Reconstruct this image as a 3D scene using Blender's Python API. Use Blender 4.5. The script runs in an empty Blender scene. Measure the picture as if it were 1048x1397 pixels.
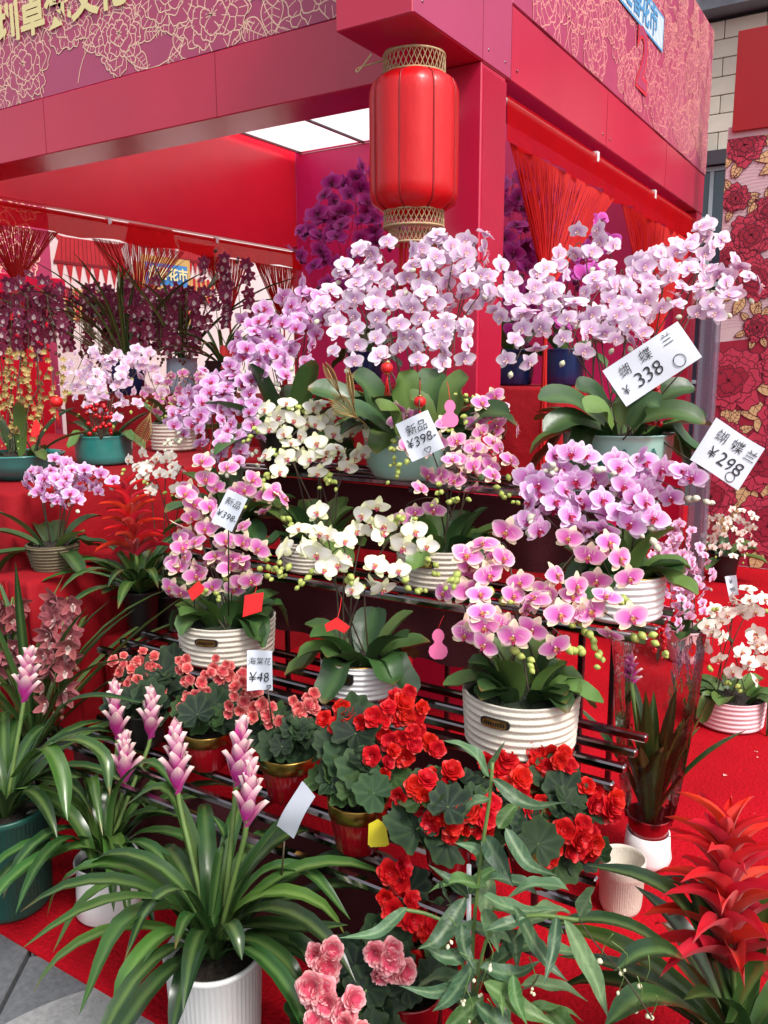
import bpy, math, random
from mathutils import Vector, Matrix, Quaternion
V = Vector
rad = math.radians
RNG = random.Random(7)
scene = bpy.context.scene
COL = scene.collection

# ------------------------------------------------------------------ camera, sky, sun, exposure
CAM = V((1.447, -2.985, 1.5)); YAW = rad(32.22); PIT = rad(10.18); ROL = rad(-.21); FPX = 1127.6
CF = V((-math.sin(YAW)*math.cos(PIT), math.cos(YAW)*math.cos(PIT), -math.sin(PIT)))
_r = V((math.cos(YAW), math.sin(YAW), 0)); _u = _r.cross(CF)
CR = _r*math.cos(ROL)+_u*math.sin(ROL); CU = -_r*math.sin(ROL)+_u*math.cos(ROL)
cd = bpy.data.cameras.new('camera'); cam = bpy.data.objects.new('camera', cd); COL.objects.link(cam)
cd.sensor_fit = 'HORIZONTAL'; cd.sensor_width = 36; cd.lens = FPX/1048*36; cd.clip_end = 400; cd.clip_start = .05
cam.matrix_world = Matrix(((CR.x, CU.x, -CF.x, CAM.x), (CR.y, CU.y, -CF.y, CAM.y), (CR.z, CU.z, -CF.z, CAM.z), (0, 0, 0, 1)))
scene.camera = cam
SUN_EL, SUN_AZ = 52, 112           # azimuth clockwise from +Y: light comes from the front right of the stall
w = bpy.data.worlds.new('World'); scene.world = w; w.use_nodes = True
nt = w.node_tree; bg = nt.nodes['Background']
sky = nt.nodes.new('ShaderNodeTexSky'); sky.sky_type = 'NISHITA'; sky.sun_disc = False
sky.sun_elevation = rad(SUN_EL); sky.sun_rotation = rad(SUN_AZ); sky.dust_density = 4.0; sky.air_density = 1.0
hs = nt.nodes.new('ShaderNodeHueSaturation'); hs.inputs['Saturation'].default_value = .35
nt.links.new(sky.outputs[0], hs.inputs['Color']); nt.links.new(hs.outputs[0], bg.inputs[0]); bg.inputs[1].default_value = .135
sd = bpy.data.lights.new('sun', 'SUN'); sd.energy = 1.5; sd.angle = rad(14); sd.color = (1, .96, .9)
sun = bpy.data.objects.new('sun', sd); COL.objects.link(sun)
_sdir = V((math.sin(rad(SUN_AZ))*math.cos(rad(SUN_EL)), math.cos(rad(SUN_AZ))*math.cos(rad(SUN_EL)), math.sin(rad(SUN_EL))))
sun.rotation_mode = 'QUATERNION'; sun.rotation_quaternion = _sdir.to_track_quat('Z', 'Y'); sun.location = (3, -4, 8)
scene.view_settings.view_transform = 'Standard'; scene.view_settings.look = 'None'
scene.view_settings.gamma = 1; scene.view_settings.use_curve_mapping = False
scene.view_settings.exposure = .82
scene.cycles.max_bounces = 8; scene.cycles.transparent_max_bounces = 12

# ------------------------------------------------------------------ helpers
def ray(px, py): return CF+CR*((px-524)/FPX)-CU*((py-698.5)/FPX)
def at(px, py, d): return CAM+ray(px, py)*d                 # design point at a depth
def onz(px, py, z):
    r = ray(px, py); return CAM+r*((z-CAM.z)/r.z)
def depth(p): return (p-CAM).dot(CF)
def s2l(c):
    return tuple((x/12.92 if x <= .04045 else ((x+.055)/1.055)**2.4) for x in c)
def rgb(r, g, b): return s2l((r/255, g/255, b/255))
def mixc(a, b, t): return tuple(a[i]*(1-t)+b[i]*t for i in range(3))
def lerp(a, b, t): return a+(b-a)*t

MATS = {}
def mat(name, col=(.5, .5, .5), rough=.5, metal=0, var=0, scale=12, bump=0, bscale=40, coat=0, attr=False, trans=0, rnd=0, spec=.5,
        alpha=1, sheen=0, emis=0, stretch=None, hue=0):
    if name in MATS: return MATS[name]
    m = bpy.data.materials.new(name); m.use_nodes = True; n = m.node_tree; b = n.nodes['Principled BSDF']; L = n.links.new
    b.inputs['Roughness'].default_value = rough; b.inputs['Metallic'].default_value = metal
    b.inputs['Specular IOR Level'].default_value = spec; b.inputs['Coat Weight'].default_value = coat
    b.inputs['Coat Roughness'].default_value = .15; b.inputs['Sheen Weight'].default_value = sheen
    tc = n.nodes.new('ShaderNodeTexCoord'); src = tc.outputs['Object']
    if stretch:
        mp = n.nodes.new('ShaderNodeMapping'); mp.inputs['Scale'].default_value = stretch; L(src, mp.inputs[0]); src = mp.outputs[0]
    if attr:
        a = n.nodes.new('ShaderNodeAttribute'); a.attribute_name = 'Col'; c = a.outputs['Color']
    else:
        r = n.nodes.new('ShaderNodeRGB'); r.outputs[0].default_value = (*col, 1); c = r.outputs[0]
    if var or rnd or hue:
        h = n.nodes.new('ShaderNodeHueSaturation'); L(c, h.inputs['Color']); val = None
        if var:
            t = n.nodes.new('ShaderNodeTexNoise'); t.inputs['Scale'].default_value = scale; t.inputs['Detail'].default_value = 5; L(src, t.inputs['Vector'])
            mr = n.nodes.new('ShaderNodeMapRange'); mr.inputs[1].default_value = .25; mr.inputs[2].default_value = .75
            mr.inputs[3].default_value = 1-var; mr.inputs[4].default_value = 1+var; L(t.outputs[0], mr.inputs[0]); val = mr.outputs[0]
        oi = n.nodes.new('ShaderNodeObjectInfo')
        if rnd:
            m2 = n.nodes.new('ShaderNodeMapRange'); m2.inputs[3].default_value = 1-rnd; m2.inputs[4].default_value = 1+rnd; L(oi.outputs['Random'], m2.inputs[0])
            if val is None: val = m2.outputs[0]
            else:
                mu = n.nodes.new('ShaderNodeMath'); mu.operation = 'MULTIPLY'; L(val, mu.inputs[0]); L(m2.outputs[0], mu.inputs[1]); val = mu.outputs[0]
        if hue:
            m3 = n.nodes.new('ShaderNodeMapRange'); m3.inputs[3].default_value = .5-hue; m3.inputs[4].default_value = .5+hue
            ad = n.nodes.new('ShaderNodeMath'); ad.operation = 'FRACT'; mm = n.nodes.new('ShaderNodeMath'); mm.operation = 'MULTIPLY'; mm.inputs[1].default_value = 7.31
            L(oi.outputs['Random'], mm.inputs[0]); L(mm.outputs[0], ad.inputs[0]); L(ad.outputs[0], m3.inputs[0]); L(m3.outputs[0], h.inputs['Hue'])
        if val is not None: L(val, h.inputs['Value'])
        c = h.outputs[0]
    L(c, b.inputs['Base Color'])
    if bump:
        t = n.nodes.new('ShaderNodeTexNoise'); t.inputs['Scale'].default_value = bscale; t.inputs['Detail'].default_value = 4; L(src, t.inputs['Vector'])
        bp = n.nodes.new('ShaderNodeBump'); bp.inputs['Strength'].default_value = bump; bp.inputs['Distance'].default_value = .01
        L(t.outputs[0], bp.inputs['Height']); L(bp.outputs[0], b.inputs['Normal'])
    if emis:
        L(c, b.inputs['Emission Color']); b.inputs['Emission Strength'].default_value = emis
    if trans:
        tr = n.nodes.new('ShaderNodeBsdfTranslucent'); mx = n.nodes.new('ShaderNodeMixShader'); mx.inputs[0].default_value = trans
        L(c, tr.inputs[0]); L(b.outputs[0], mx.inputs[1]); L(tr.outputs[0], mx.inputs[2]); L(mx.outputs[0], n.nodes['Material Output'].inputs[0])
    if alpha < 1: b.inputs['Alpha'].default_value = alpha
    MATS[name] = m; return m

class MB:
    def __init__(s): s.v = []; s.f = []; s.m = []; s.c = []; s.sm = []
    def add(s, vs, fs, m=0, cols=None, smooth=True):
        o = len(s.v); s.v += [V(p) for p in vs]
        s.c += list(cols) if cols else [(1, 1, 1)]*len(vs)
        for f in fs: s.f.append([i+o for i in f]); s.m.append(m); s.sm.append(smooth)
    def grid(s, P, m=0, cols=None, closed=False):                 # P[i][j] rows of points
        nu = len(P); nv = len(P[0]); fs = []
        for i in range(nu-1):
            for j in range(nv if closed else nv-1):
                k = (j+1) % nv; fs.append((i*nv+j, i*nv+k, (i+1)*nv+k, (i+1)*nv+j))
        s.add([p for r in P for p in r], fs, m, [c for r in cols for c in r] if cols else None)
    def box(s, a, b, m=0, rot=None, c=None):
        x0, y0, z0 = a; x1, y1, z1 = b
        vs = [V((x, y, z)) for z in (z0, z1) for y in (y0, y1) for x in (x0, x1)]
        if rot is not None: cc = V(c) if c else (V(a)+V(b))/2; vs = [cc+rot @ (p-cc) for p in vs]
        s.add(vs, [(0, 2, 3, 1), (4, 5, 7, 6), (0, 1, 5, 4), (2, 6, 7, 3), (0, 4, 6, 2), (1, 3, 7, 5)], m, None, False)
    def bbox(s, a, b, bev=.01, m=0):                              # box with chamfered edges
        a = V(a); b = V(b); c = (a+b)/2; h = (b-a)/2; vs = []; idx = {}
        for sx in (-1, 1):
            for sy in (-1, 1):
                for sz in (-1, 1):
                    for k in range(3):
                        e = [h.x-bev, h.y-bev, h.z-bev]; e[k] += bev
                        idx[(sx, sy, sz, k)] = len(vs); vs.append(c+V((sx*e[0], sy*e[1], sz*e[2])))
        fs = []
        for k in range(3):
            o = [i for i in range(3) if i != k]
            for s0 in (-1, 1):
                q = []
                for (p, r) in ((-1, -1), (1, -1), (1, 1), (-1, 1)):
                    t = [0, 0, 0]; t[k] = s0; t[o[0]] = p; t[o[1]] = r; q.append(idx[(*t, k)])
                fs.append(q if (s0 > 0) == (k != 1) else q[::-1])
        for k in range(3):
            o = [i for i in range(3) if i != k]
            for p in (-1, 1):
                for r in (-1, 1):
                    q = []
                    for e, kk in ((-1, o[0]), (1, o[0]), (1, o[1]), (-1, o[1])):
                        t = [0, 0, 0]; t[k] = e; t[o[0]] = p; t[o[1]] = r; q.append(idx[(*t, kk)])
                    fs.append(q)
        for sx in (-1, 1):
            for sy in (-1, 1):
                for sz in (-1, 1): fs.append([idx[(sx, sy, sz, k)] for k in range(3)])
        s.add(vs, fs, m, None, False)
    def tube(s, pts, r, m=0, n=6, col=None, cap=True):
        pts = [V(p) for p in pts]; rows = []; N = len(pts)
        t0 = (pts[1]-pts[0]).normalized(); a = t0.orthogonal().normalized()
        for i, p in enumerate(pts):
            t = (pts[min(i+1, N-1)]-pts[max(i-1, 0)])
            t = t.normalized() if t.length > 1e-9 else t0
            a = (a-t*a.dot(t)); a = a.normalized() if a.length > 1e-6 else t.orthogonal().normalized(); b = t.cross(a)
            rr = r[i] if isinstance(r, (list, tuple)) else r
            rows.append([p+(a*math.cos(2*math.pi*k/n)+b*math.sin(2*math.pi*k/n))*rr for k in range(n)])
        cols = [[col]*n for _ in rows] if col else None
        o = len(s.v); s.grid(rows, m, cols, True)
        if cap: s.f += [[o+k for k in range(n)][::-1], [o+(N-1)*n+k for k in range(n)]]; s.m += [m, m]; s.sm += [False, False]
    def lathe(s, prof, c=(0, 0, 0), n=40, m=0, mod=None, cols=None):
        c = V(c); rows = []
        for (r, z) in prof:
            rows.append([c+V(((r*(mod(k, z) if mod else 1))*math.cos(2*math.pi*k/n), (r*(mod(k, z) if mod else 1))*math.sin(2*math.pi*k/n), z)) for k in range(n)])
        s.grid(rows, m, [[cc]*n for cc in cols] if cols else None, True)
    def ball(s, c, r, m=0, n=8, k=5, sc=(1, 1, 1), col=None):
        c = V(c); rows = []
        for i in range(k+1):
            t = math.pi*i/k
            rows.append([c+V((sc[0]*r*math.sin(t)*math.cos(2*math.pi*j/n), sc[1]*r*math.sin(t)*math.sin(2*math.pi*j/n), sc[2]*r*math.cos(t))) for j in range(n)])
        s.grid(rows[::-1], m, [[col]*n for _ in rows] if col else None, True)
    def mesh(s, name, mats, off=V((0, 0, 0))):
        me = bpy.data.meshes.new(name); me.from_pydata([(p-off)[:] for p in s.v], [], s.f)
        for m in (mats if isinstance(mats, (list, tuple)) else [mats]): me.materials.append(m)
        me.polygons.foreach_set('material_index', s.m); me.polygons.foreach_set('use_smooth', s.sm)
        ca = me.color_attributes.new('Col', 'FLOAT_COLOR', 'POINT')
        ca.data.foreach_set('color', [x for c in s.c for x in (*c[:3], 1)])
        me.update(); return me
    def build(s, name, mats, parent=None, off=None):
        o0 = V(off) if off is not None else V((0, 0, 0))
        if parent is not None and off is None: o0 = world_off(parent)
        o = bpy.data.objects.new(name, s.mesh(name, mats, o0)); COL.objects.link(o)
        if parent is not None: o.parent = parent
        elif off is not None: o.location = off
        return o
def world_off(o):
    p = V(o.location)
    while o.parent: o = o.parent; p = p+V(o.location)
    return p
def tag(o, label, cat=None, group=None, kind=None):
    o['label'] = label
    if cat: o['category'] = cat
    if group: o['group'] = group
    if kind: o['kind'] = kind
    return o
def thing(name, label, cat, loc=(0, 0, 0), group=None):
    o = bpy.data.objects.new(name, None); COL.objects.link(o); o.location = loc; o.empty_display_size = .05
    return tag(o, label, cat, group)
def place(name, me, parent, p, q, s):                                # linked copy of a shared piece; p in world coordinates
    o = bpy.data.objects.new(name, me); COL.objects.link(o); o.parent = parent
    o.location = V(p)-world_off(parent); o.rotation_mode = 'QUATERNION'; o.rotation_quaternion = q
    o.scale = (s, s, s) if not isinstance(s, (tuple, list)) else s; return o
def facing(n, up=V((0, 0, 1)), roll=0):                              # rotation with local Z along n and local Y near up
    n = n.normalized(); x = up.cross(n)
    x = x.normalized() if x.length > 1e-4 else V((1, 0, 0)); y = n.cross(x)
    q = Matrix((x, y, n)).transposed().to_quaternion()
    return q @ Quaternion((0, 0, 1), roll)
def curve(P, n):                                                     # Catmull-Rom through P
    P = [V(p) for p in P]; Q = [P[0]*2-P[1]]+P+[P[-1]*2-P[-2]]; out = []
    segs = len(P)-1
    for i in range(n+1):
        u = i/n*segs; k = min(int(u), segs-1); t = u-k; a, b, c, d = Q[k:k+4]
        out.append(.5*((2*b)+(c-a)*t+(2*a-5*b+4*c-d)*t*t+(3*b-a-3*c+d)*t**3))
    return out
def text_geo(body, size=1, bold=0, shear=0, wob=0, seed=1):
    cu = bpy.data.curves.new('txt', 'FONT'); cu.body = body; cu.size = size; cu.align_x = 'CENTER'; cu.align_y = 'CENTER'
    cu.offset = bold; cu.shear = shear; cu.resolution_u = 3
    o = bpy.data.objects.new('txt', cu); COL.objects.link(o)
    dg = bpy.context.evaluated_depsgraph_get(); me = bpy.data.meshes.new_from_object(o.evaluated_get(dg))
    vs = [v.co.copy() for v in me.vertices]; fs = [list(p.vertices) for p in me.polygons]
    bpy.data.objects.remove(o); bpy.data.curves.remove(cu); bpy.data.meshes.remove(me)
    if wob:
        for v in vs:
            v.x += wob*math.sin(v.y*9/size*1.1+seed)+wob*.6*math.sin(v.x*7/size+seed*2); v.y += wob*math.sin(v.x*8/size+seed*3)
    return vs, fs

# ------------------------------------------------------------------ materials
M_booth = mat('booth_red_panel', rgb(192, 28, 66), .27, var=.08, scale=2.2, bump=.05, bscale=9, spec=.6, coat=.25)
M_boothin = mat('booth_inner_red', rgb(232, 34, 58), .28, var=.05, scale=2, spec=.55)  # red brightened to include the ceiling light on the inner panels
M_back = mat('booth_back_magenta', rgb(198, 22, 100), .45, var=.06, scale=3)
M_print = mat('printed_panel', rgb(176, 66, 104), .3, var=.05, scale=4, spec=.6)  # mauve tint paints the sky's reflection into the red base
M_gold = mat('gold_line_print', rgb(244, 206, 178), .45, spec=.5)
M_gold2 = mat('faded_gold_line_print', rgb(232, 164, 150), .45)
M_cream = mat('cream_lettering', rgb(236, 222, 160), .5)
M_white = mat('white_plastic', rgb(225, 225, 225), .4)
M_blue = mat('blue_letter_print', rgb(80, 150, 200), .5)
M_bluew = mat('pale_letter_print', rgb(215, 228, 235), .5)
M_redline = mat('red_line_print', rgb(205, 40, 60), .5)
M_carpet = mat('red_carpet', rgb(166, 8, 24), .95, var=.22, scale=2.5, bump=.8, bscale=90, spec=.12)
M_cloth = mat('red_tablecloth', rgb(142, 6, 20), .8, var=.14, scale=5, bump=.9, bscale=13, spec=.25)
M_stone = mat('grey_paving', rgb(98, 100, 104), .8, var=.25, scale=60, bump=.25, bscale=120, rnd=.08)
M_pale = mat('pale_granite', rgb(156, 156, 156), .75, var=.22, scale=90, bump=.2, bscale=150)
M_joint = mat('dark_joint', rgb(52, 52, 55), .95)
M_chrome = mat('polished_steel_tube', rgb(150, 140, 142), .12, metal=1, var=.1, scale=6)
M_dark = mat('dark_frame_steel', rgb(86, 76, 80), .2, metal=.9)
M_rope = mat('bamboo_weave', rgb(176, 150, 112), .7, var=.2, scale=40, rnd=.1)
M_lant = mat('lantern_silk', rgb(216, 18, 26), .3, trans=.25, var=.1, scale=5, rnd=.1, spec=.6, bump=.35, bscale=22, stretch=(1, 1, .35))
M_lrib = mat('lantern_rib', rgb(150, 8, 18), .5)
M_string = mat('red_string', rgb(208, 18, 18), .7, trans=.25)
M_gauze = mat('red_gauze', rgb(206, 16, 24), .95, spec=.05, trans=.3, alpha=.93, bump=.6, bscale=70, stretch=(1, 1, .15))
M_mesh = mat('red_mesh', rgb(200, 16, 22), .9, spec=.05, trans=.35, alpha=.66, bump=.8, bscale=60, stretch=(1, 1, .12))
M_soil = mat('potting_soil', rgb(42, 34, 28), .95, var=.4, scale=60, bump=1, bscale=120)
M_moss = mat('dark_moss', rgb(38, 50, 30), .95, var=.5, scale=80, bump=1, bscale=140)
M_petal = mat('petals', attr=True, rough=.55, trans=.28, rnd=.06, hue=.008, spec=.3, sheen=.15)
M_bego = mat('begonia_petals', attr=True, rough=.5, trans=.22, rnd=.12, hue=.003, spec=.35)
M_stem = mat('flower_stem', rgb(62, 50, 34), .55, var=.25, scale=20)
M_gstem = mat('green_stem', rgb(92, 116, 58), .5, var=.2, scale=20)
M_bud = mat('green_buds', attr=True, rough=.45, trans=.15, rnd=.1)
M_oleaf = mat('orchid_leaf', attr=True, rough=.34, trans=.1, rnd=.22, hue=.014, var=.12, scale=14, bump=.1, bscale=30, spec=.5)
M_bleaf = mat('strap_leaf', attr=True, rough=.24, trans=.12, rnd=.2, hue=.014, var=.15, scale=10, stretch=(1, 1, .3), spec=.5)
M_bgleaf = mat('begonia_leaf', attr=True, rough=.5, spec=.3, trans=.12, rnd=.25, hue=.012, var=.15, scale=25, bump=.3, bscale=60)
M_lleaf = mat('climber_leaf', attr=True, rough=.48, trans=.22, rnd=.12, hue=.012, var=.14, scale=22, bump=.35, bscale=55)
M_ring = mat('stoneware_white', rgb(206, 198, 184), .55, var=.16, scale=9, bump=.2, bscale=160)
M_pwhite = mat('glazed_white', rgb(222, 222, 222), .3, var=.04, scale=9)
M_teal = mat('teal_glaze', rgb(44, 124, 118), .22, var=.3, scale=9, coat=.4)
M_tealf = mat('teal_matt', rgb(26, 76, 66), .4, var=.1, scale=9)
M_cel = mat('celadon_glaze', rgb(168, 208, 198), .22, var=.08, scale=7, coat=.4)
M_mtn = mat('celadon_painting', rgb(60, 118, 112), .3, var=.3, scale=16)
M_navy = mat('navy_glaze', rgb(22, 40, 84), .25, var=.35, scale=14, coat=.3, stretch=(3, 3, .3))
M_bluewhite = mat('blue_white_glaze', rgb(168, 190, 208), .25, var=.35, scale=6, coat=.4)
M_redpot = mat('dark_red_glaze', rgb(136, 10, 22), .2, var=.08, scale=8, coat=.5)
M_goldrim = mat('brushed_gold', rgb(178, 142, 74), .32, metal=1, var=.12, scale=30)
M_black = mat('black_plastic', rgb(26, 24, 24), .4)
M_blackm = mat('pot_plate_black', rgb(24, 20, 18), .4)
M_pink = mat('pink_paper', rgb(232, 110, 160), .6)
M_pinkpot = mat('pale_pink_pot', rgb(226, 188, 194), .4, var=.05)
M_yel = mat('yellow_plastic_tag', rgb(212, 196, 40), .45)
M_redpap = mat('red_paper', rgb(206, 20, 22), .5, var=.06)
M_berry = mat('red_berry', rgb(176, 6, 18), .22, rnd=.15)
M_straw = mat('gold_leaf_pick', rgb(138, 110, 66), .4, metal=.6, var=.2, scale=40)
M_wicker = mat('wicker', rgb(104, 92, 70), .8, var=.35, scale=30, stretch=(1, 1, 6))
M_card = mat('white_card', rgb(194, 199, 210), .55, var=.05, scale=9)
M_ink = mat('black_ink', rgb(18, 18, 22), .6)
M_wood = mat('bamboo_stick', rgb(172, 140, 92), .6, var=.15, scale=30)
M_gateb = mat('gate_beige', rgb(206, 190, 182), .7)

def film_mat():
    m = bpy.data.materials.new('clear_film'); m.use_nodes = True; n = m.node_tree; n.nodes.remove(n.nodes['Principled BSDF']); L = n.links.new
    t = n.nodes.new('ShaderNodeBsdfTransparent'); g = n.nodes.new('ShaderNodeBsdfGlossy'); g.inputs['Roughness'].default_value = .08; t.inputs[0].default_value = (.93, .95, .93, 1)
    f = n.nodes.new('ShaderNodeFresnel'); f.inputs[0].default_value = 1.5; x = n.nodes.new('ShaderNodeMixShader')
    no = n.nodes.new('ShaderNodeTexNoise'); no.inputs['Scale'].default_value = 16; bp = n.nodes.new('ShaderNodeBump'); bp.inputs['Strength'].default_value = .35; bp.inputs['Distance'].default_value = .02
    L(no.outputs[0], bp.inputs['Height']); L(bp.outputs[0], g.inputs['Normal']); L(bp.outputs[0], f.inputs['Normal'])
    L(f.outputs[0], x.inputs[0]); L(t.outputs[0], x.inputs[1]); L(g.outputs[0], x.inputs[2]); L(x.outputs[0], n.nodes['Material Output'].inputs[0]); return m
# ------------------------------------------------------------------ ground, carpet, paving
gm = MB(); gm.box((-60, -60, -.3), (60, 60, -.03)); tag(gm.build('ground', M_joint), 'dark bedding under the paving', kind='structure')
pv = bpy.data.objects.new('pavement', None); COL.objects.link(pv); tag(pv, 'grey stone paving in front of the red carpet', kind='structure')
ja, jb = onz(38, 1302, 0), onz(0, 1376, 0); jd = (jb-ja); jd.z = 0; jd.normalize(); jn = V((-jd.y, jd.x, 0))
pc = onz(150, 1600, 0); PR = (onz(60, 1372, 0)-pc).length
_pm = {}
for i in range(-5, 7):
    for k in range(-4, 6):
        b = MB(); S = .6; g = .006
        c0 = ja+jn*(i*S)+jd*((k+.5*(i % 2))*S)
        q = [c0+jn*g+jd*g, c0+jn*(S-g)+jd*g, c0+jn*(S-g)+jd*(S-g), c0+jn*g+jd*(S-g)]
        if min(p.y for p in q) > -1.82: continue
        if 'm' not in _pm:
            o0 = (q[0]+q[2])/2; e = .004
            top = [V((p.x-(p.x-o0.x)*.012, p.y-(p.y-o0.y)*.012, 0)) for p in q]; mid = [V((p.x, p.y, -e)) for p in q]; bot = [V((p.x, p.y, -.03)) for p in q]
            b.add(top+mid+bot, [(0, 1, 2, 3)]+[(j, j+4, (j+1) % 4+4, (j+1) % 4) for j in range(4)]+[(j+4, j+8, (j+1) % 4+8, (j+1) % 4+4) for j in range(4)], 0, None, False)
            _pm['m'] = b.mesh('paving_slab', M_stone, o0)
        o0 = (q[0]+q[2])/2
        if (o0-pc).length < PR-.45: continue
        place('paving_slab', _pm['m'], pv, V((o0.x, o0.y, RNG.uniform(-.001, .001))), Quaternion(), 1)
b = MB(); b.lathe([(0, .006), (PR-.006, .006), (PR, .003), (PR, -.03)], pc, 96); b.build('round_paving_slab', M_pale, pv)
b = MB()
cx0, cx1, cy0, cy1 = -7, 6, -1.86, 6
P = [[V((lerp(cx0, cx1, i/120), cy0+(cy1-cy0)*(j/60)**1.6, .012+.0025*math.sin(i*1.7+j*.9)*math.sin(j*.63+i*.31) if 0 < j else .008)) for j in range(61)] for i in range(121)]
for r in P:
    r.insert(0, V((r[0].x, r[0].y, -.001)))
b.grid([list(r) for r in zip(*P)]); b.build('carpet', M_carpet)
tag(bpy.data.objects['carpet'], 'worn red carpet covering the stall floor', kind='structure')

# ------------------------------------------------------------------ flat prints (line drawings printed on panels)
class Print:
    """2D drawing on a rectangle; fills and lines become thin printed layers."""
    def __init__(s, o, ua, va, U, Vv, n, eps=.00005, z0=.0008): s.o = V(o); s.ua = V(ua); s.va = V(va); s.U = U; s.V = Vv; s.n = V(n); s.z = z0; s.e = eps; s.b = MB()
    def pt(s, u, v, dz=0): return s.o+s.ua*min(max(u, 0), s.U)+s.va*min(max(v, 0), s.V)+s.n*(s.z+dz)
    def fill(s, pts, m):
        s.z += s.e*2; c = (sum(p[0] for p in pts)/len(pts), sum(p[1] for p in pts)/len(pts))
        if not (-.02 < c[0] < s.U+.02 and -.02 < c[1] < s.V+.02): return
        s.b.add([s.pt(*c)]+[s.pt(*p) for p in pts], [(0, i+1, (i+1) % len(pts)+1) for i in range(len(pts))], m, None, False)
    def line(s, pts, w, m):
        N = len(pts)
        for i in range(N-1):
            (x0, y0), (x1, y1) = pts[i], pts[i+1]
            if not (0 < (x0+x1)/2 < s.U and 0 < (y0+y1)/2 < s.V): continue
            dx, dy = x1-x0, y1-y0; L = math.hypot(dx, dy)
            if L < 1e-6: continue
            nx, ny = -dy/L*w/2, dx/L*w/2; ex, ey = dx/L*w*.3, dy/L*w*.3
            e = s.e*(1+.25*(i % 3)); s.b.add([s.pt(x0+nx-ex, y0+ny-ey, e), s.pt(x0-nx-ex, y0-ny-ey, e), s.pt(x1-nx+ex, y1-ny+ey, e), s.pt(x1+nx+ex, y1+ny+ey, e)], [(0, 1, 2, 3)], m, None, False)
    def peony(s, cx, cy, r, rng, fm, lm, w, sq=1, rings=5, cm=None, ribs=1):
        for k in range(rings):
            R = r*(1-k*.8/rings); n = max(4, 8-k)
            for i in range(n):
                a = 2*math.pi*(i+.5*(k % 2))/n+rng.uniform(-.15, .15)+k*.4; sp = math.pi/n*1.35; Rr = R*rng.uniform(.86, 1.08); ph = rng.uniform(0, 6)
                arc = []
                for j in range(13):
                    t = -1+2*j/12; rr = Rr*(.42+.58*(1-abs(t)**2.6)**.6)*(1+.05*math.sin(t*9+ph))
                    arc.append((cx+sq*rr*math.cos(a+t*sp), cy+rr*math.sin(a+t*sp)))
                if fm is not None: s.fill([(cx, cy)]+arc, fm if not cm or k < 3 else cm)
                s.line(arc, w, lm)
                if ribs:
                    for j in (3, 5, 7, 9):
                        if rng.random() < .6:
                            x, y = arc[j]; f = rng.uniform(.1, .28); s.line([(x, y), (x+(cx-x)*f, y+(cy-y)*f)], w*.7, lm)
        for i in range(14):
            a = rng.uniform(0, 6.28); q = rng.uniform(.06, .17)*r; s.line([(cx, cy), (cx+sq*q*math.cos(a), cy+q*math.sin(a))], w*.7, lm)
    def leaf(s, x, y, a, L, W, fm, lm, w, nv=4):
        pts = []
        for sgn in (1, -1):
            q = [(t/8*L, sgn*W*math.sin(math.pi*(t/8)**.8)) for t in range(9)]
            pts += q if sgn > 0 else q[::-1]
        tr = lambda p: (x+p[0]*math.cos(a)-p[1]*math.sin(a), y+p[0]*math.sin(a)+p[1]*math.cos(a))
        P = [tr(p) for p in pts]
        if fm is not None: s.fill(P, fm)
        s.line(P, w, lm); s.line([tr((0, 0)), tr((L*.9, 0))], w*.8, lm)
        for i in range(1, nv+1):
            t = i/(nv+1)*L
            for sg in (1, -1): s.line([tr((t, 0)), tr((t+L*.1, sg*W*.7))], w*.6, lm)
    def build(s, name, mats, parent): return s.b.build(name, mats, parent)

# ------------------------------------------------------------------ booth
H, H2, H3, D, W, EX = 2.6, 2.877, 3.88, 3.84, 3.81, .507
booth = thing('market_booth', 'red flower market booth with gold peony printed fascia and corner pillar', 'booth')
def bpart(name, a, b, m, parent=booth, bev=.004):
    q = MB(); q.bbox(a, b, bev); return q.build(name, m, parent)
pil = bpart('pillar', (-.29, 0, 0), (0, .215, H-.001), M_booth)
q = MB()
for k in range(46): q.box((.0005, .014+k*.0045, .02), (.0022, .0165+k*.0045, H-.02))
q.build('ribbed_facing', M_booth, pil)
bpart('beam', (-W, .0, H), (-.29-.002, .26, H2), M_booth)
bpart('beam', (-.262, .262, H+.001), (0, D, H2), M_booth)
bpart('beam', (-W, D-.045, H), (-.264, D, H3), M_booth)
bpart('corner_block', (-.30, -EX, H), (0, .258, H3), M_booth)
fl = bpart('fascia_panel', (-W-.6, .006, H2+.002), (-.302, .09, H3), M_print)
fr = bpart('fascia_panel', (-.09, .26, H2+.002), (.004, D, H3), M_print)
bpart('corner_cover', (-.004, -EX+.004, H+.004), (.003, .256, H3-.01), M_print, booth, .001)
M_seam = mat('panel_seam', rgb(130, 18, 44), .6)
def seam(a, b):
    q = MB(); q.box(a, b); q.build('panel_seam', M_seam, booth)
for x in (-1.32, -2.54): seam((x-.0012, -.0012, H+.003), (x+.0012, .002, H2-.002))
for y in (.262, 1.48, 2.7): seam((-.002, y-.0012, H+.004), (.0014, y+.0012, H2-.002))
seam((.0031, .0-.001, H+.006), (.0038, .0015, H3-.02)); seam((.001, .002, H-.0045), (.0034, .214, H-.0015))
for (y, z) in ((.05, H+.05), (.2, H+.05), (-.45, H+.05), (.05, H+.25), (.32, H+.05), (1.42, H+.05), (1.54, H+.05)):
    q = MB(); q.ball((.0035, y, z), .006, n=8, k=4, sc=(.4, 1, 1)); q.build('screw_head', M_chrome, booth)
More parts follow.
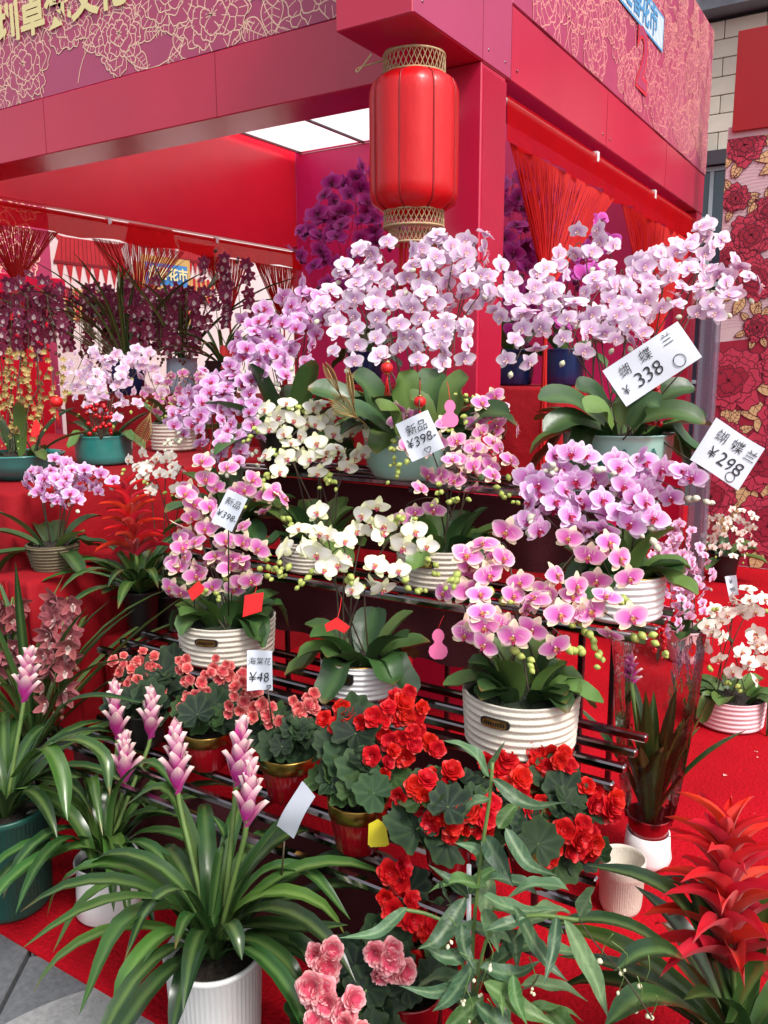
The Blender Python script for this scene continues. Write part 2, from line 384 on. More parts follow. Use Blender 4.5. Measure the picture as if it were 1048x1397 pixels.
# ceiling of translucent sheets in a thin frame
Mceil = mat('translucent_sheet', rgb(244, 244, 246), .5, trans=.88, var=.06, scale=1.5)
for i in range(5):
    for j in range(3):
        x0 = -W+.1+i*(W-.2)/5; y0 = .28+j*(D-.4)/3
        q = MB(); q.box((x0+.012, y0+.012, 3.5), (x0+(W-.2)/5-.012, y0+(D-.4)/3-.012, 3.512)); q.build('ceiling_sheet', Mceil, booth)
for i in range(6):
    x0 = -W+.1+i*(W-.2)/5; q = MB(); q.box((x0-.014, .28, 3.485), (x0+.014, D-.12, 3.499)); q.build('ceiling_bar', M_dark, booth)
for j in range(4):
    y0 = .28+j*(D-.4)/3; q = MB(); q.box((-W+.1, y0-.01, 3.48), (-.1, y0+.01, 3.4845)); q.build('ceiling_bar', M_white if j else M_dark, booth)
bpart('back_wall', (-W+.035, D-.05, .02), (-.05, D-.12, 3.5), M_back)
bpart('side_fascia', (-W-.05, .27, H-.001), (-W+.03, D-.105, H3), M_boothin)
bpart('pillar', (-W-.05, .0, 0), (-W+.15, .2, H-.001), M_booth)
bpart('pillar', (-.14, D-.16, 0), (-.002, D-.002, H-.001), M_booth)
bpart('pillar', (-W-.05, D-.1, 0), (-W+.12, D+.05, H-.001), M_booth)
rng = random.Random(3)
# peony line print on the left fascia
def fascia_print(par, o, ua, U, n, cells, w, fm=M_print, lm=M_gold):
    for (x, y, r, sq) in cells:
        p = Print(o, ua, (0, 0, 1), U, H3-H2-.01, n)
        for k in range(5):
            a = rng.uniform(0, 6.28); p.leaf(x+r*.8*math.cos(a)*sq, y+r*.8*math.sin(a), a, r*.7, r*.24, 0, 1, w, 5)
        for k in range(3):
            a = rng.uniform(0, 6.28); xs = [(x+sq*(r*.9+t*.04)*math.cos(a+t*.12), y+(r*.9+t*.04)*math.sin(a+t*.12)) for t in range(9)]
            p.line(xs, w, 1); e = xs[-1]
            for j in range(5): aa = a+j*.5-1; p.line([e, (e[0]+.05*math.cos(aa), e[1]+.05*math.sin(aa))], w, 1)
        p.peony(x, y, r, rng, 0, 1, w, sq, 5)
        p.build('peony_print', [fm, lm], par)
cells = []
for i in range(13):
    cells.append((.12+i*.33+rng.uniform(-.05, .05), (.16 if i % 2 else .34)+rng.uniform(-.04, .04), rng.uniform(.17, .27), 1))
    cells.append((.3+i*.33+rng.uniform(-.05, .05), (.62 if i % 2 else .78), rng.uniform(.16, .26), 1))
fascia_print(fl, (-W-.6, .0055, H2+.004), (1, 0, 0), W+.6-.302, (0, -1, 0), cells, .0048)
cells = []
for i in range(12):
    cells.append((.06+i*.31+rng.uniform(-.04, .04), (.14 if i % 2 else .32)+rng.uniform(-.03, .03), rng.uniform(.15, .24), 1))
    cells.append((.16+i*.31, (.58 if i % 2 else .74), rng.uniform(.12, .19), 1))
    cells.append((.2+i*.31, .9, rng.uniform(.08, .13), 1))
fascia_print(fr, (.0045, .26, H2+.004), (0, 1, 0), D-.26, (1, 0, 0), cells, .0046, M_print, M_gold2)
# raised cream lettering on the left fascia: last letters of the maker's name
vs, fs = text_geo('深圳卓梵文化', .205, bold=.007)
q = MB(); o0 = V((-2.47, -.006, 3.27))
def ontoplane(vs, o, ua, va): return [V(o)+V(ua)*v.x+V(va)*v.y for v in vs]
q.add(ontoplane(vs, o0, (1, 0, 0), (0, 0, 1)), fs, 0, None, False); q.build('lettering', M_cream, fl)
# blue hatched letters and red outlined figure on the right fascia
p = Print((.012, 1.28, 3.13), (0, 1, 0), (0, 0, 1), 1.4, .7, (1, 0, 0))
p.fill([(.0, .2), (1.15, .2), (1.15, .38), (.0, .38)], 0)
for k in range(38): p.line([(.02+k*.03, .205), (.02+k*.03, .375)], .007, 1)
p.line([(.0, .2), (1.15, .2), (1.15, .38), (0, .38), (0, .2)], .012, 1); p.build('sign_strip', [M_bluew, M_blue], fr)
vs, fs = text_geo('迎春花市', .17, bold=.004); q = MB()
q.add(ontoplane(vs, (.0165, 1.95, 3.42), (0, 1, 0), (0, 0, 1)), fs, 0, None, False); q.build('lettering', M_blue, fr)
vs, fs = text_geo('2', .45, bold=.02); q = MB(); q.add(ontoplane(vs, (.0125, 2.03, 3.16), (0, 1, 0), (0, 0, 1)), fs, 0, None, False); q.build('figure_print', M_redline, fr)
vs, fs = text_geo('2', .45, bold=.002); q = MB(); q.add(ontoplane(vs, (.0135, 2.03, 3.16), (0, 1, 0), (0, 0, 1)), fs, 0, None, False); q.build('figure_print', M_print, fr)

# ------------------------------------------------------------------ string curtains
def curtain(A, B, knots, label, drop=.16, up_n=V((1, 0, 0)), tail=.9, ns=46, sr=.0024, vm=None, rng=random.Random(5)):
    A = V(A); B = V(B); t = thing('string_curtain', label, 'curtain', (A+B)/2)
    q = MB(); q.tube([A, B], .011, n=8); q.build('curtain_rod', M_white, t)
    L = (B-A).length; d = (B-A)/L
    rows = []
    for i in range(61):
        s = i/60; w1 = .012*math.sin(i*1.9)+.008*math.sin(i*.7)
        rows.append([A+d*(s*L)+up_n*(.014+w1*k/5)+V((0, 0, .015-drop*k/5-(.012*math.sin(i*.55)*k/5))) for k in range(6)])
    q = MB(); q.grid(rows); q.build('valance', vm or M_gauze, t)
    for (s0, s1, sk, kz) in knots:
        K = A+d*(sk*L)+V((0, 0, -kz)); q = MB()
        for i in range(ns):
            u = (i+rng.uniform(-.3, .3))/ns; s = lerp(s0, s1, u); top = A+d*(s*L)+up_n*.012+V((0, 0, -drop*.9))
            sag = .10*abs(u-.5)*(1-u if u > .5 else u)
            j = up_n*rng.uniform(-.012, .012)+d*rng.uniform(-.01, .01)
            pts = curve([top, top.lerp(K, .5)+V((0, 0, -sag))+j, K+d*((u-.5)*.025)+up_n*rng.uniform(-.012, .012)], 5)
            q.tube(pts, sr, n=3, cap=False)
        o = q.build('string_fan', M_string, t); o['kind'] = 'stuff'
        q = MB(); q.ball(K, .02, sc=(1, 1, 1.3))
        for i in range(14):
            a = rng.uniform(0, 6.28); rr = rng.uniform(.003, .02)
            q.tube([K, K+V((rr*math.cos(a), rr*math.sin(a), -tail*.5)), K+V((rr*1.4*math.cos(a), rr*1.4*math.sin(a), -tail))], .006, n=4, cap=False)
        q.build('tied_bundle', M_string, t)
    for s in (.33, .66):
        c = A+d*(s*L); q = MB(); q.box(c-V((.016, .016, .02)), c+V((.016, .016, .03))); q.build('rod_clip', M_white, t)
curtain((-.02, .25, 2.53), (-.02, D-.16, 2.53), [(.01, .42, .15, .7), (.46, .98, .72, .95)], 'red string curtain tied back in the open side by the corner pillar', .17, V((1, 0, 0)), 1.1, 210, .002, M_mesh)
curtain((-W+.07, .25, 2.55), (-W+.07, D-.12, 2.55), [(.0, .2, .1, .5), (.28, .55, .40, .62), (.6, .78, .70, .62), (.8, .98, .92, .7)], 'red string curtain tied in four knots across the far opening', .15, V((1, 0, 0)), .9, 100, .003)

# ------------------------------------------------------------------ lantern
LT = V((-.15, -.24, H)); lc = at(565, 205, depth(LT))
sc = depth(LT)/FPX; R0 = 61*sc
lan = thing('red_lantern', 'large red silk lantern with bamboo collars hanging under the corner block', 'lantern', lc)
zt, zb = 95*sc, -82*sc
N = 8
prof = []
for i in range(17):
    t = i/16; z = lerp(zb, zt, t); e = min(t, 1-t)/.16; f = 1 if e >= 1 else .66+.34*math.sqrt(max(0, 1-(1-e)**2)); prof.append((R0*f, z))
for k in range(N):
    q = MB(); rows = []
    for (r, z) in prof:
        row = []
        for j in range(7):
            a = 2*math.pi*(k+j/6)/N+.2; bulge = 1+.0-.055*abs(j/3-1)**2
            row.append(lc+V((r*bulge*math.cos(a), r*bulge*math.sin(a), z)))
        rows.append(row)
    q.grid(rows); q.build('lantern_panel', M_lant, lan)
    a = 2*math.pi*k/N+.2; q = MB(); q.tube([lc+V((r*.95*math.cos(a), r*.95*math.sin(a), z)) for r, z in prof], .0035, n=5); q.build('lantern_rib', M_lrib, lan)
def collar(r, z0, z1, flare=1):
    q = MB(); n = 36
    for k in range(n):
        for s in (1, -1):
            pts = []
            for j in range(5):
                t = j/4; a = 2*math.pi*(k+s*t*1.5)/n; rr = lerp(r, r*flare, t)+.001*s; pts.append(lc+V((rr*math.cos(a), rr*math.sin(a), lerp(z0, z1, t))))
            q.tube(pts, .0017, n=4, cap=False)
    for z, f in ((z0, 1), (z1, flare)):
        q.tube([lc+V((r*f*math.cos(2*math.pi*k/36), r*f*math.sin(2*math.pi*k/36), z)) for k in range(37)], .0045, n=6, cap=False)
    q.build('woven_collar', M_rope, lan)
collar(R0*.68, zt-.005, zt+.058, .99); collar(R0*.68, zb-.05, zb+.005, .98); collar(R0*.54, zb-.105, zb-.05, 1.03)
q = MB(); top = V((lc.x, lc.y, H+.002)); q.tube([top, lc+V((0, 0, zt+.09)), lc+V((.02, 0, zt+.05))], .002, n=5)
for s in (1, -1): q.tube(curve([lc+V((0, 0, zt+.10)), lc+CR*s*.09+V((0, 0, zt+.085)), lc+CR*s*R0*.66+V((0, 0, zt+.055))], 8), .003, n=5)
q.tube(curve([lc-CR*R0*.6+V((0, 0, zt+.05)), lc-CR*R0*1.05+V((0, -.05, zt+.01)), lc-CR*R0*.95+V((0, -.08, zt-.01)), lc-CR*R0*.6+V((0, -.1, zt+.04))], 12), .003, n=5)
q.build('hanging_wire', M_rope, lan)
q = MB()
for k in range(16):
    a = 2*math.pi*k/16; q.tube([lc+V((.05*math.cos(a), .05*math.sin(a), zb-.1)), lc+V((.055*math.cos(a), .055*math.sin(a), zb-.3))], .003, n=4)
q.build('tassel', M_string, lan)

# ------------------------------------------------------------------ tiered display stand and cloth covered steps
TZ = [.40, .62, .85, 1.13]; TY = [-1.50, -1.21, -.90, -.58]; SX0, SX1 = -.66, 1.02
stand = thing('display_stand', 'four tier steel display stand carrying the potted orchids and begonias', 'stand', ((SX0+SX1)/2, -1.05, .012))
for z, y, xe in zip(TZ, TY, (.97, .99, .97, .9)):
    for k in range(4):
        yy = y-.135+k*.09; q = MB(); q.bbox((SX0, yy-.011, z-.02), (xe, yy+.011, z), .004); q.build('rail', M_chrome, stand)
    for x in (SX0+.04, .12, .72):
        q = MB(); q.bbox((x-.01, y-.14, z-.04), (x+.01, y+.14, z-.0205), .003); q.build('cross_bar', M_dark, stand)
        q = MB(); q.bbox((x-.009, y+.12, .012), (x+.009, y+.138, z-.0405), .003); q.build('leg', M_dark, stand)
for x in (SX0+.04, .12, .72):
    q = MB(); q.bbox((x-.0085, TY[0]-.135, .012), (x+.0085, TY[0]-.118, TZ[0]-.0405), .003); q.build('leg', M_dark, stand)
M_tiershade = mat('wine_shade_sheet', rgb(66, 6, 16), .9, var=.2, scale=8, bump=.3, bscale=200)  # added dark sheets, coloured to stand in for the shade between the tiers
zz = [.03]+TZ
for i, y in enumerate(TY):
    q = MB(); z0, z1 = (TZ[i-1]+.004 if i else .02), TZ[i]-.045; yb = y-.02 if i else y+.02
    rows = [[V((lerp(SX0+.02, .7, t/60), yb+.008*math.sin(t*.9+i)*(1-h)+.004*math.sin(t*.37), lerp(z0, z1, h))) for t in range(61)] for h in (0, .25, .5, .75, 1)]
    q.grid(rows); q.build('tier_shade_sheet', M_tiershade, stand)
def cloth_step(x0, x1, y0, y1, z, label, seed):
    rg = random.Random(seed); q = MB(); loop = []
    for t in range(41): loop.append((lerp(x0, x1, t/40), y0, 0, -1))
    for t in range(1, 41): loop.append((x1, lerp(y0, y1, t/40), 1, 0))
    for t in range(1, 41): loop.append((lerp(x1, x0, t/40), y1, 0, 1))
    for t in range(1, 40): loop.append((x0, lerp(y1, y0, t/40), -1, 0))
    ph = [rg.uniform(0, 6) for _ in range(4)]; rows = []
    for k, (h, ins, amp) in enumerate([(z, .03, 0), (z-.004, .008, 0), (z-.016, 0, .002), (z*.75, -.006, .01), (z*.5, -.012, .018), (z*.25, -.02, .025), (.013, -.026, .032)]):
        r = []
        for i, (x, y, nx, ny) in enumerate(loop):
            wv = amp*(math.sin(i*.33+ph[0])+.6*math.sin(i*.81+ph[1])+.4*math.sin(i*1.37+ph[2]+k*.2))
            cxx, cyy = (x0+x1)/2, (y0+y1)/2; f = ins
            r.append(V((x-math.copysign(min(f, abs(x-cxx)), x-cxx)+nx*wv, y-math.copysign(min(f, abs(y-cyy)), y-cyy)+ny*wv, h)))
        rows.append(r)
    q.grid(rows[::-1], closed=True)
    q.add([p for p in rows[0]], [list(range(len(loop)))], 0, None, False)
    o = q.build('cloth_covered_step', M_cloth, None, ((x0+x1)/2, (y0+y1)/2, 0)); tag(o, label, 'table')
cloth_step(-3.3, -1.17, -1.27, .45, 1.06, 'tall table draped in red cloth under the teal bowl', 1)
cloth_step(-1.15, -.93, -1.4, -.75, .80, 'narrow step draped in red cloth under the wicker basket orchid', 2)
cloth_step(-.91, -.69, -1.13, -.7, .55, 'low red cloth step beside the steel stand', 3)
cloth_step(-3.4, -1.85, .65, 1.5, 1.30, 'high red cloth shelf under the dark cymbidiums', 4)
cloth_step(-1.78, -.0, .95, 1.6, 1.38, 'red cloth counter inside the booth behind the pillar', 5)

# ------------------------------------------------------------------ backdrops and building beyond
M_mag = mat('print_magenta', rgb(186, 52, 80), .6, var=.1, scale=14); M_mag2 = mat('print_deep_magenta', rgb(150, 24, 54), .6, var=.1, scale=14)
M_outl = mat('print_outline', rgb(84, 18, 38), .6); M_pyel = mat('print_yellow', rgb(206, 178, 128), .6, var=.08)
M_swirl = mat('print_pale_pink', rgb(204, 186, 190), .6, var=.04, scale=5); M_swl = mat('print_swirl_line', rgb(196, 166, 182), .6)
M_redb = mat('red_banner', rgb(150, 16, 24), .55, var=.08, scale=2, bump=.3, bscale=2.5)
bk = thing('printed_backdrop', 'tall backdrop printed with magenta peonies and a pale swirl, behind the carpet', 'backdrop', (1.2, 3.45, .012))
BX, BY = .22, 3.45
q = MB(); q.bbox((BX, BY, .012), (3.4, BY+.05, 3.1), .003); q.build('panel', M_swirl, bk)
q = MB(); q.bbox((BX+.03, BY-.03, 3.06), (.66, BY-.004, 3.70), .003); q.build('red_banner', M_redb, bk)
rb = random.Random(11)
p = Print((BX, BY, .02), (1, 0, 0), (0, 0, 1), 3.1, 3.0, (0, -1, 0), .00012)
for k in range(60):
    z = 1.7+k*.022; p.line([(t*.04, z+.03*math.sin(t*.22+k*.13)+.012*math.sin(t*.6+k*.4)) for t in range(78)], .004, 1)
p.fill([(0, 0), (3.1, 0), (3.1, 1.75), (1.5, 1.72), (.6, 1.68), (0, 1.62)], 0); p.fill([(.44, 1.3), (1.3, 1.3), (1.3, 2.4), (.44, 2.4)], 2)
for k in range(90):
    x, z = rb.uniform(.46, 1.28), rb.uniform(1.3, 2.38); a = rb.uniform(0, 3); p.line([(x, z), (x+.02*math.cos(a), z+.02*math.sin(a)), (x+.03*math.cos(a+.8), z+.03*math.sin(a+.8))], .005, 3)
for k in range(6):                                                     # printed lantern with its lattice
    for j in range(5): p.line([(.46+k*.05, 2.46+j*.05), (.51+k*.05, 2.51+j*.05)], .008, 3); p.line([(.51+k*.05, 2.46+j*.05), (.46+k*.05, 2.51+j*.05)], .008, 3)
p.build('printed_ground', [M_mag2, M_swl, mat('print_red', rgb(150, 16, 34), .6, var=.1), M_mag], bk)
for (x, z, r) in [(.12, 2.95, .14), (.5, 2.9, .2), (.08, 2.6, .1), (.2, 2.35, .15), (.85, 2.85, .2), (.06, 2.2, .13), (.24, 2.05, .17), (.3, 2.5, .1), (.28, 1.72, .1), (.12, 1.35, .24), (.46, 1.45, .16), (.52, 1.1, .2), (.78, 1.25, .18), (.1, .95, .14), (.36, .78, .24), (.7, .7, .26), (.05, .5, .2), (.45, .32, .24), (.85, .3, .25), (1.2, .9, .26), (1.3, .4, .24), (1.7, .7, .3), (2.2, .5, .3), (1.6, 1.5, .3), (2.3, 1.4, .35)]:
    p = Print((BX, BY, .02), (1, 0, 0), (0, 0, 1), 3.1, 3.0, (0, -1, 0), .0001, .0045)
    for k in range(7): a = rb.uniform(0, 6.28); p.leaf(x+r*.75*math.cos(a), z+r*.75*math.sin(a), a, r*.85, r*.22, 2, 1, .005, 4)
    p.peony(x, z, r, rb, 0, 1, .0055, 1, 5, 3, 1); p.build('peony_print', [M_mag, M_outl, M_pyel, M_mag2], bk)
# far backdrop seen through the far opening: white print with red gatehouse and blue plaque
gb = thing('gatehouse_backdrop', 'pale backdrop printed with a red gatehouse and a blue plaque, beyond the far curtain', 'backdrop', (-6.5, 5, .012))
q = MB(); q.bbox((-6.58, 2.6, .012), (-6.5, 9, 4.6), .003); q.build('panel', mat('backdrop_white', rgb(222, 206, 206), .6, var=.05, scale=2), gb)
M_roof = mat('print_roof_red', rgb(176, 34, 44), .6, var=.15, scale=12); M_beam = mat('print_ochre', rgb(196, 158, 96), .6)
p = Print((-6.495, 2.6, .5), (0, 1, 0), (0, 0, 1), 6.4, 4, (1, 0, 0), .0004)
def pagoda(x, z, w, h):
    p.fill([(x-w/2, z), (x+w/2, z), (x+w*.42, z+h*.42), (x+w*.5, z+h*.55), (x+w*.36, z+h*.5), (x-w*.36, z+h*.5), (x-w*.5, z+h*.55), (x-w*.42, z+h*.42)], 0)
    for k in range(15): p.line([(x-w*.4+k*w*.057, z+h*.03), (x-w*.38+k*w*.054, z+h*.48)], .012, 1)
    for k in range(8): xx = x-w*.42+k*w*.12; p.fill([(xx-w*.05, z), (xx+w*.05, z), (xx, z-h*.4)], 0)
    p.line([(x-w*.5, z), (x+w*.5, z)], .03, 1); p.fill([(x-w*.4, z-h*1.1), (x+w*.4, z-h*1.1), (x+w*.4, z-h*.5), (x-w*.4, z-h*.5)], 2)
    for k in range(7): p.line([(x-w*.36+k*w*.12, z-h*1.1), (x-w*.36+k*w*.12, z-h*.5)], .05, 0)
pagoda(.85, 2.1, 1.0, .55); pagoda(1.75, 2.45, .8, .5); pagoda(2.5, 2.3, .7, .45)
p.fill([(1.55, 1.5), (2.35, 1.5), (2.35, 2.3), (1.55, 2.3)], 2); p.fill([(1.6, 1.96), (2.3, 1.96), (2.3, 2.22), (1.6, 2.22)], 3)
for k in range(9): p.line([(1.6+k*.085, 1.6), (1.6+k*.085, 1.9)], .05, 3 if k % 2 else 0)
p.build('gatehouse_print', [M_roof, mat('print_roof_dark', rgb(120, 16, 28), .6), M_beam, mat('print_blue', rgb(66, 128, 190), .6)], gb)
vs, fs = text_geo('迎春花市', .165, bold=.004); q = MB(); q.add(ontoplane(vs, (-6.44, 4.55, 2.59), (0, 1, 0), (0, 0, 1)), fs, 0, None, False); q.build('lettering', M_cream, gb)
nb = thing('neighbour_booth', 'neighbouring booth with pink peony printed wall and plain red counter', 'booth', (-5.8, 1.9, .012))
q = MB(); q.bbox((-6.1, .2, .012), (-6.0, 2.55, 4.2), .003); nbw = q.build('printed_wall', M_print, nb)
for (x, z, r) in [(.5, 2.2, .35), (1.2, 2.6, .4), (1.9, 2.3, .36), (1.6, 1.7, .3), (2.1, 2.9, .3), (.9, 3.1, .3)]:
    p = Print((-5.999, .2, .3), (0, 1, 0), (0, 0, 1), 2.35, 3.8, (1, 0, 0), .0003); p.peony(x, z, r, rng, 0, 1, .012, 1, 5); p.build('peony_print', [M_print, M_gold], nbw)
q = MB(); q.bbox((-5.98, .2, .012), (-5.5, 2.1, 2.12), .01); q.build('counter', M_boothin, nb)
q = MB(); q.bbox((-6.0, .1, 2.121), (-5.4, 2.25, 2.3), .01); q.build('counter_top', M_booth, nb)
# stone building behind the printed backdrop
bd = thing('stone_building', 'beige stone clad building with dark windows behind the printed backdrop', 'building', (2, 9.6, 0))
M_clad = mat('stone_cladding', rgb(206, 198, 182), .8, var=.1, scale=3, rnd=.1); M_wing = mat('dark_window_glass', rgb(44, 58, 70), .08, spec=.8); M_alu = mat('window_frame_grey', rgb(150, 160, 166), .4)
M_conc = mat('grey_concrete', rgb(120, 126, 134), .85, var=.12, scale=1.5)
q = MB(); q.box((-3, 9.66, 0), (6, 9.9, 6.05)); q.build('wall', M_joint, bd)
cm = None
for i in range(16):
    for j in range(7):
        x = -2.9+i*.52+(.26 if j % 2 else 0); z = 4.35+j*.235
        if cm is None: b = MB(); b.bbox((-.255, -.03, -.112), (.255, .03, .112), .006); cm = b.mesh('stone_panel', M_clad)
        place('stone_panel', cm, bd, V((x, 9.635, z+.12)), Quaternion(), 1)
for i in range(7):
    for (z0, z1) in ((2.55, 4.15), (.3, 2.3)):
        x0 = -2.9+i*1.2; q = MB(); q.box((x0, 9.64, z0), (x0+1.15, 9.655, z1)); wn = q.build('window', M_wing, bd)
        q = MB()
        for a, b2 in (((x0, 9.6, z0), (x0+.05, 9.639, z1)), ((x0+1.1, 9.6, z0), (x0+1.15, 9.639, z1)), ((x0+.051, 9.605, z0), (x0+1.099, 9.638, z0+.06)), ((x0+.051, 9.605, z1-.06), (x0+1.099, 9.638, z1)), ((x0+.55, 9.61, z0+.061), (x0+.6, 9.637, z1-.061)), ((x0+.051, 9.61, z0+.9), (x0+.549, 9.636, z0+.95))): q.box(a, b2)
        q.build('window_frame', M_alu, wn)
for z in (2.31, 4.16): q = MB(); q.box((-3, 9.5, z), (6, 9.659, z+.18)); q.build('ledge', M_dark if z > 3 else M_clad, bd)
q = MB(); q.box((-3, 9.3, 6.06), (6, 9.9, 6.25)); q.build('roof_ledge', M_conc, bd)
ub = thing('upper_building', 'grey concrete block with a dark opening above the stone building', 'building', (2, 12, 0))
q = MB(); q.box((-4, 12.2, 0), (8, 12.6, 12)); q.build('wall', M_conc, ub)
q = MB(); q.box((-1.2, 12.1, 7.0), (.1, 12.19, 7.9)); q.build('opening', M_black, ub)
q = MB(); q.box((.2, 11.9, 6.5), (8, 12.18, 7.4)); q.build('balcony', M_conc, ub)
bush_m = MB()
for k in range(60):
    a = RNG.uniform(0, 6.28); e = RNG.uniform(-.2, 1.4); d = V((math.cos(a)*math.cos(e), math.sin(a)*math.cos(e), math.sin(e))); c = d*RNG.uniform(.05, .3)
    s = d.orthogonal().normalized()*.045; bush_m.add([c, c+s+d*.07, c+d*.17, c-s+d*.07], [(0, 1, 2, 3)], 0, [rgb(60, 96, 40)]*4)
bme = bush_m.mesh('crown', M_lleaf)
for i, x in enumerate((-1.35, -1.0, -.75, .0, .3, .65)):
    o = bpy.data.objects.new('rooftop_shrub', bme); COL.objects.link(o); o.location = (x, 9.5, 6.27); o.scale = (1, 1, RNG.uniform(.9, 1.6)); o.rotation_euler.z = i
    tag(o, 'small green shrub on the roof ledge of the stone building', 'shrub', 'shrubs on the roof ledge')
# clear plastic wrapped post
q = MB(); pp = onz(946, 800, .013); M_clear = mat('smoky_clear_plastic', rgb(120, 116, 136), .12, alpha=.55, spec=.7)
cp = thing('plastic_post', 'smoky clear plastic post beside the booth end by the printed backdrop', 'post', pp)
q.bbox(pp+V((-.06, -.04, 0)), pp+V((.06, .04, 1.9)), .01); q.build('sleeve', M_clear, cp)
q = MB(); q.bbox(pp+V((-.02, -.02, 0)), pp+V((.02, .02, 1.88)), .004); q.build('core', M_chrome, cp)

# ------------------------------------------------------------------ flower pieces (shared meshes)
def petal(mb, ang, L, W, cup, z0, colf, nu=5, nv=4, pw=.75, base=0.02, ruff=0, ph=0, tipz=0, m=0):
    rows, cols = [], []; d = V((math.cos(ang), math.sin(ang), 0)); s = V((-d.y, d.x, 0))
    for i in range(nu+1):
        t = i/nu; w = W/2*max(0, math.sin(math.pi*min(1, (t*.93+.035))**pw))**.62; r = []; c = []
        for j in range(nv+1):
            u = -1+2*j/nv; bulge = L*t-(abs(u)**2)*.10*L*(1-t)
            z = z0+cup*(u*u*w*.8)+tipz*t*t*L+ruff*math.sin(u*5+t*6+ph)*t
            r.append(d*(base+bulge)+s*(u*w)+V((0, 0, z))); c.append(colf(t, u))
        rows.append(r); cols.append(c)
    mb.grid(rows, m, cols)
def phal(name, edge, mid, heart, lip, throat, rim=None, seed=0, flat=.0, sep=None):
    rg = random.Random(seed); mb = MB()
    def cf(t, u):
        c = mixc(heart, mid, min(1, t/.45)); k = max(0, (t-.45)/.55); k = max(k, abs(u)**3*.8); c = mixc(c, edge, min(1, k))
        if rim and (t > .8 or abs(u) > .95): c = mixc(c, rim, .6)
        return c
    j = lambda a: rg.uniform(-a, a)
    sf = (lambda t, u: mixc(sep[1], sep[0], min(1, max(t*1.1-.1, abs(u)**2)))) if sep else cf
    for a in (90, 214, 326): petal(mb, rad(a+j(6)), .95, .66, .25+j(.15), -.02, sf, 4, 3, .85, ruff=.012, ph=j(3), tipz=-.08+j(.12)+flat)
    for a in (10, 170): petal(mb, rad(a+j(6)), 1.02, 1.12, .2+j(.2), .04, cf, 5, 4, .7, ruff=.02, ph=j(3), tipz=-.06+j(.12)+flat)
    lf = lambda t, u: mixc(throat, lip, min(1, t*1.6))
    petal(mb, rad(270), .42, .3, -.6, .14, lf, 3, 2, .9, tipz=.35)
    for a in (215, 325): petal(mb, rad(a), .26, .2, .9, .12, lf, 2, 2, .8, tipz=.9)
    mb.ball((0, .06, .15), .075, 0, 6, 4, (1, 1, 1.2), mixc(edge, throat, .3))
    return mb.mesh(name, M_petal)
def variants(fn, n, *a, **k): return [fn('flower', *a, seed=i*13+5, **k) for i in range(n)]
FL = {
 'pale': variants(phal, 4, rgb(245, 234, 242), rgb(230, 200, 230), rgb(204, 126, 200), rgb(238, 196, 210), rgb(232, 204, 150)),
 'lilac': variants(phal, 4, rgb(238, 210, 236), rgb(220, 142, 212), rgb(190, 60, 160), rgb(160, 14, 70), rgb(190, 40, 60), rim=rgb(240, 226, 242)),
 'white': variants(phal, 4, rgb(246, 246, 232), rgb(248, 246, 242), rgb(240, 234, 220), rgb(196, 70, 120), rgb(220, 200, 80), rim=rgb(236, 236, 196), sep=(rgb(236, 238, 186), rgb(240, 238, 222))),
 'pinky': variants(phal, 4, rgb(236, 186, 214), rgb(222, 104, 190), rgb(206, 76, 170), rgb(168, 26, 90), rgb(220, 190, 80), rim=rgb(240, 222, 206), sep=(rgb(242, 232, 192), rgb(226, 150, 190))),
 'magenta': variants(phal, 4, rgb(216, 84, 190), rgb(186, 36, 156), rgb(140, 14, 112), rgb(96, 4, 70), rgb(150, 30, 90), rim=rgb(196, 110, 200)),
 'cream': variants(phal, 3, rgb(244, 244, 232), rgb(246, 246, 236), rgb(236, 216, 206), rgb(180, 60, 90), rgb(220, 180, 60)),
 'mini': variants(phal, 3, rgb(240, 220, 236), rgb(226, 170, 216), rgb(196, 90, 170), rgb(180, 30, 100), rgb(226, 170, 90)),
}
def cymb(name, edge, mid, lip, seed=0, cup=.35):
    rg = random.Random(seed); mb = MB(); cf = lambda t, u: mixc(mid, edge, max(t*.6, abs(u)**2))
    for a in (90, 30, 150, 220, 320): petal(mb, rad(a+rg.uniform(-8, 8)), 1, .72, .3, 0, cf, 4, 2, .9, tipz=cup+rg.uniform(-.1, .15))
    petal(mb, rad(270), .6, .62, -.5, .16, lambda t, u: mixc(lip, mid, .35*(1-t)), 3, 2, .9, tipz=.3)
    mb.ball((0, .05, .18), .1, 0, 6, 4, (1, 1, 1.4), lip); return mb.mesh(name, M_petal)
FL['cymdark'] = [cymb('flower', rgb(164, 70, 108), rgb(106, 22, 56), rgb(246, 230, 228), i*7, .25) for i in range(3)]
FL['cymrose'] = [cymb('flower', rgb(176, 100, 104), rgb(122, 44, 56), rgb(236, 206, 196), i*7+2, .75) for i in range(3)]
FL['oncid'] = [cymb('flower', rgb(196, 168, 104), rgb(132, 104, 52), rgb(214, 196, 140), i*7+3, .5) for i in range(2)]
def bud_mesh(c0, c1):
    mb = MB(); rows = []; cols = []
    for i in range(6):
        t = i/5; r = .5*math.sin(math.pi*min(1, t*.98+.01))**.8; rows.append([V((r*math.cos(k*1.0472), r*math.sin(k*1.0472), t*1.3)) for k in range(6)]); cols.append([mixc(c0, c1, t)]*6)
    mb.grid(rows, 0, cols, True); return mb.mesh('bud', M_bud)
BUD = {'green': bud_mesh(rgb(150, 170, 80), rgb(196, 204, 110)), 'pink': bud_mesh(rgb(150, 150, 90), rgb(214, 160, 190)), 'white': bud_mesh(rgb(196, 200, 160), rgb(232, 226, 214)), 'dark': bud_mesh(rgb(70, 40, 60), rgb(120, 40, 100)), 'wine': bud_mesh(rgb(120, 90, 60), rgb(120, 50, 60))}
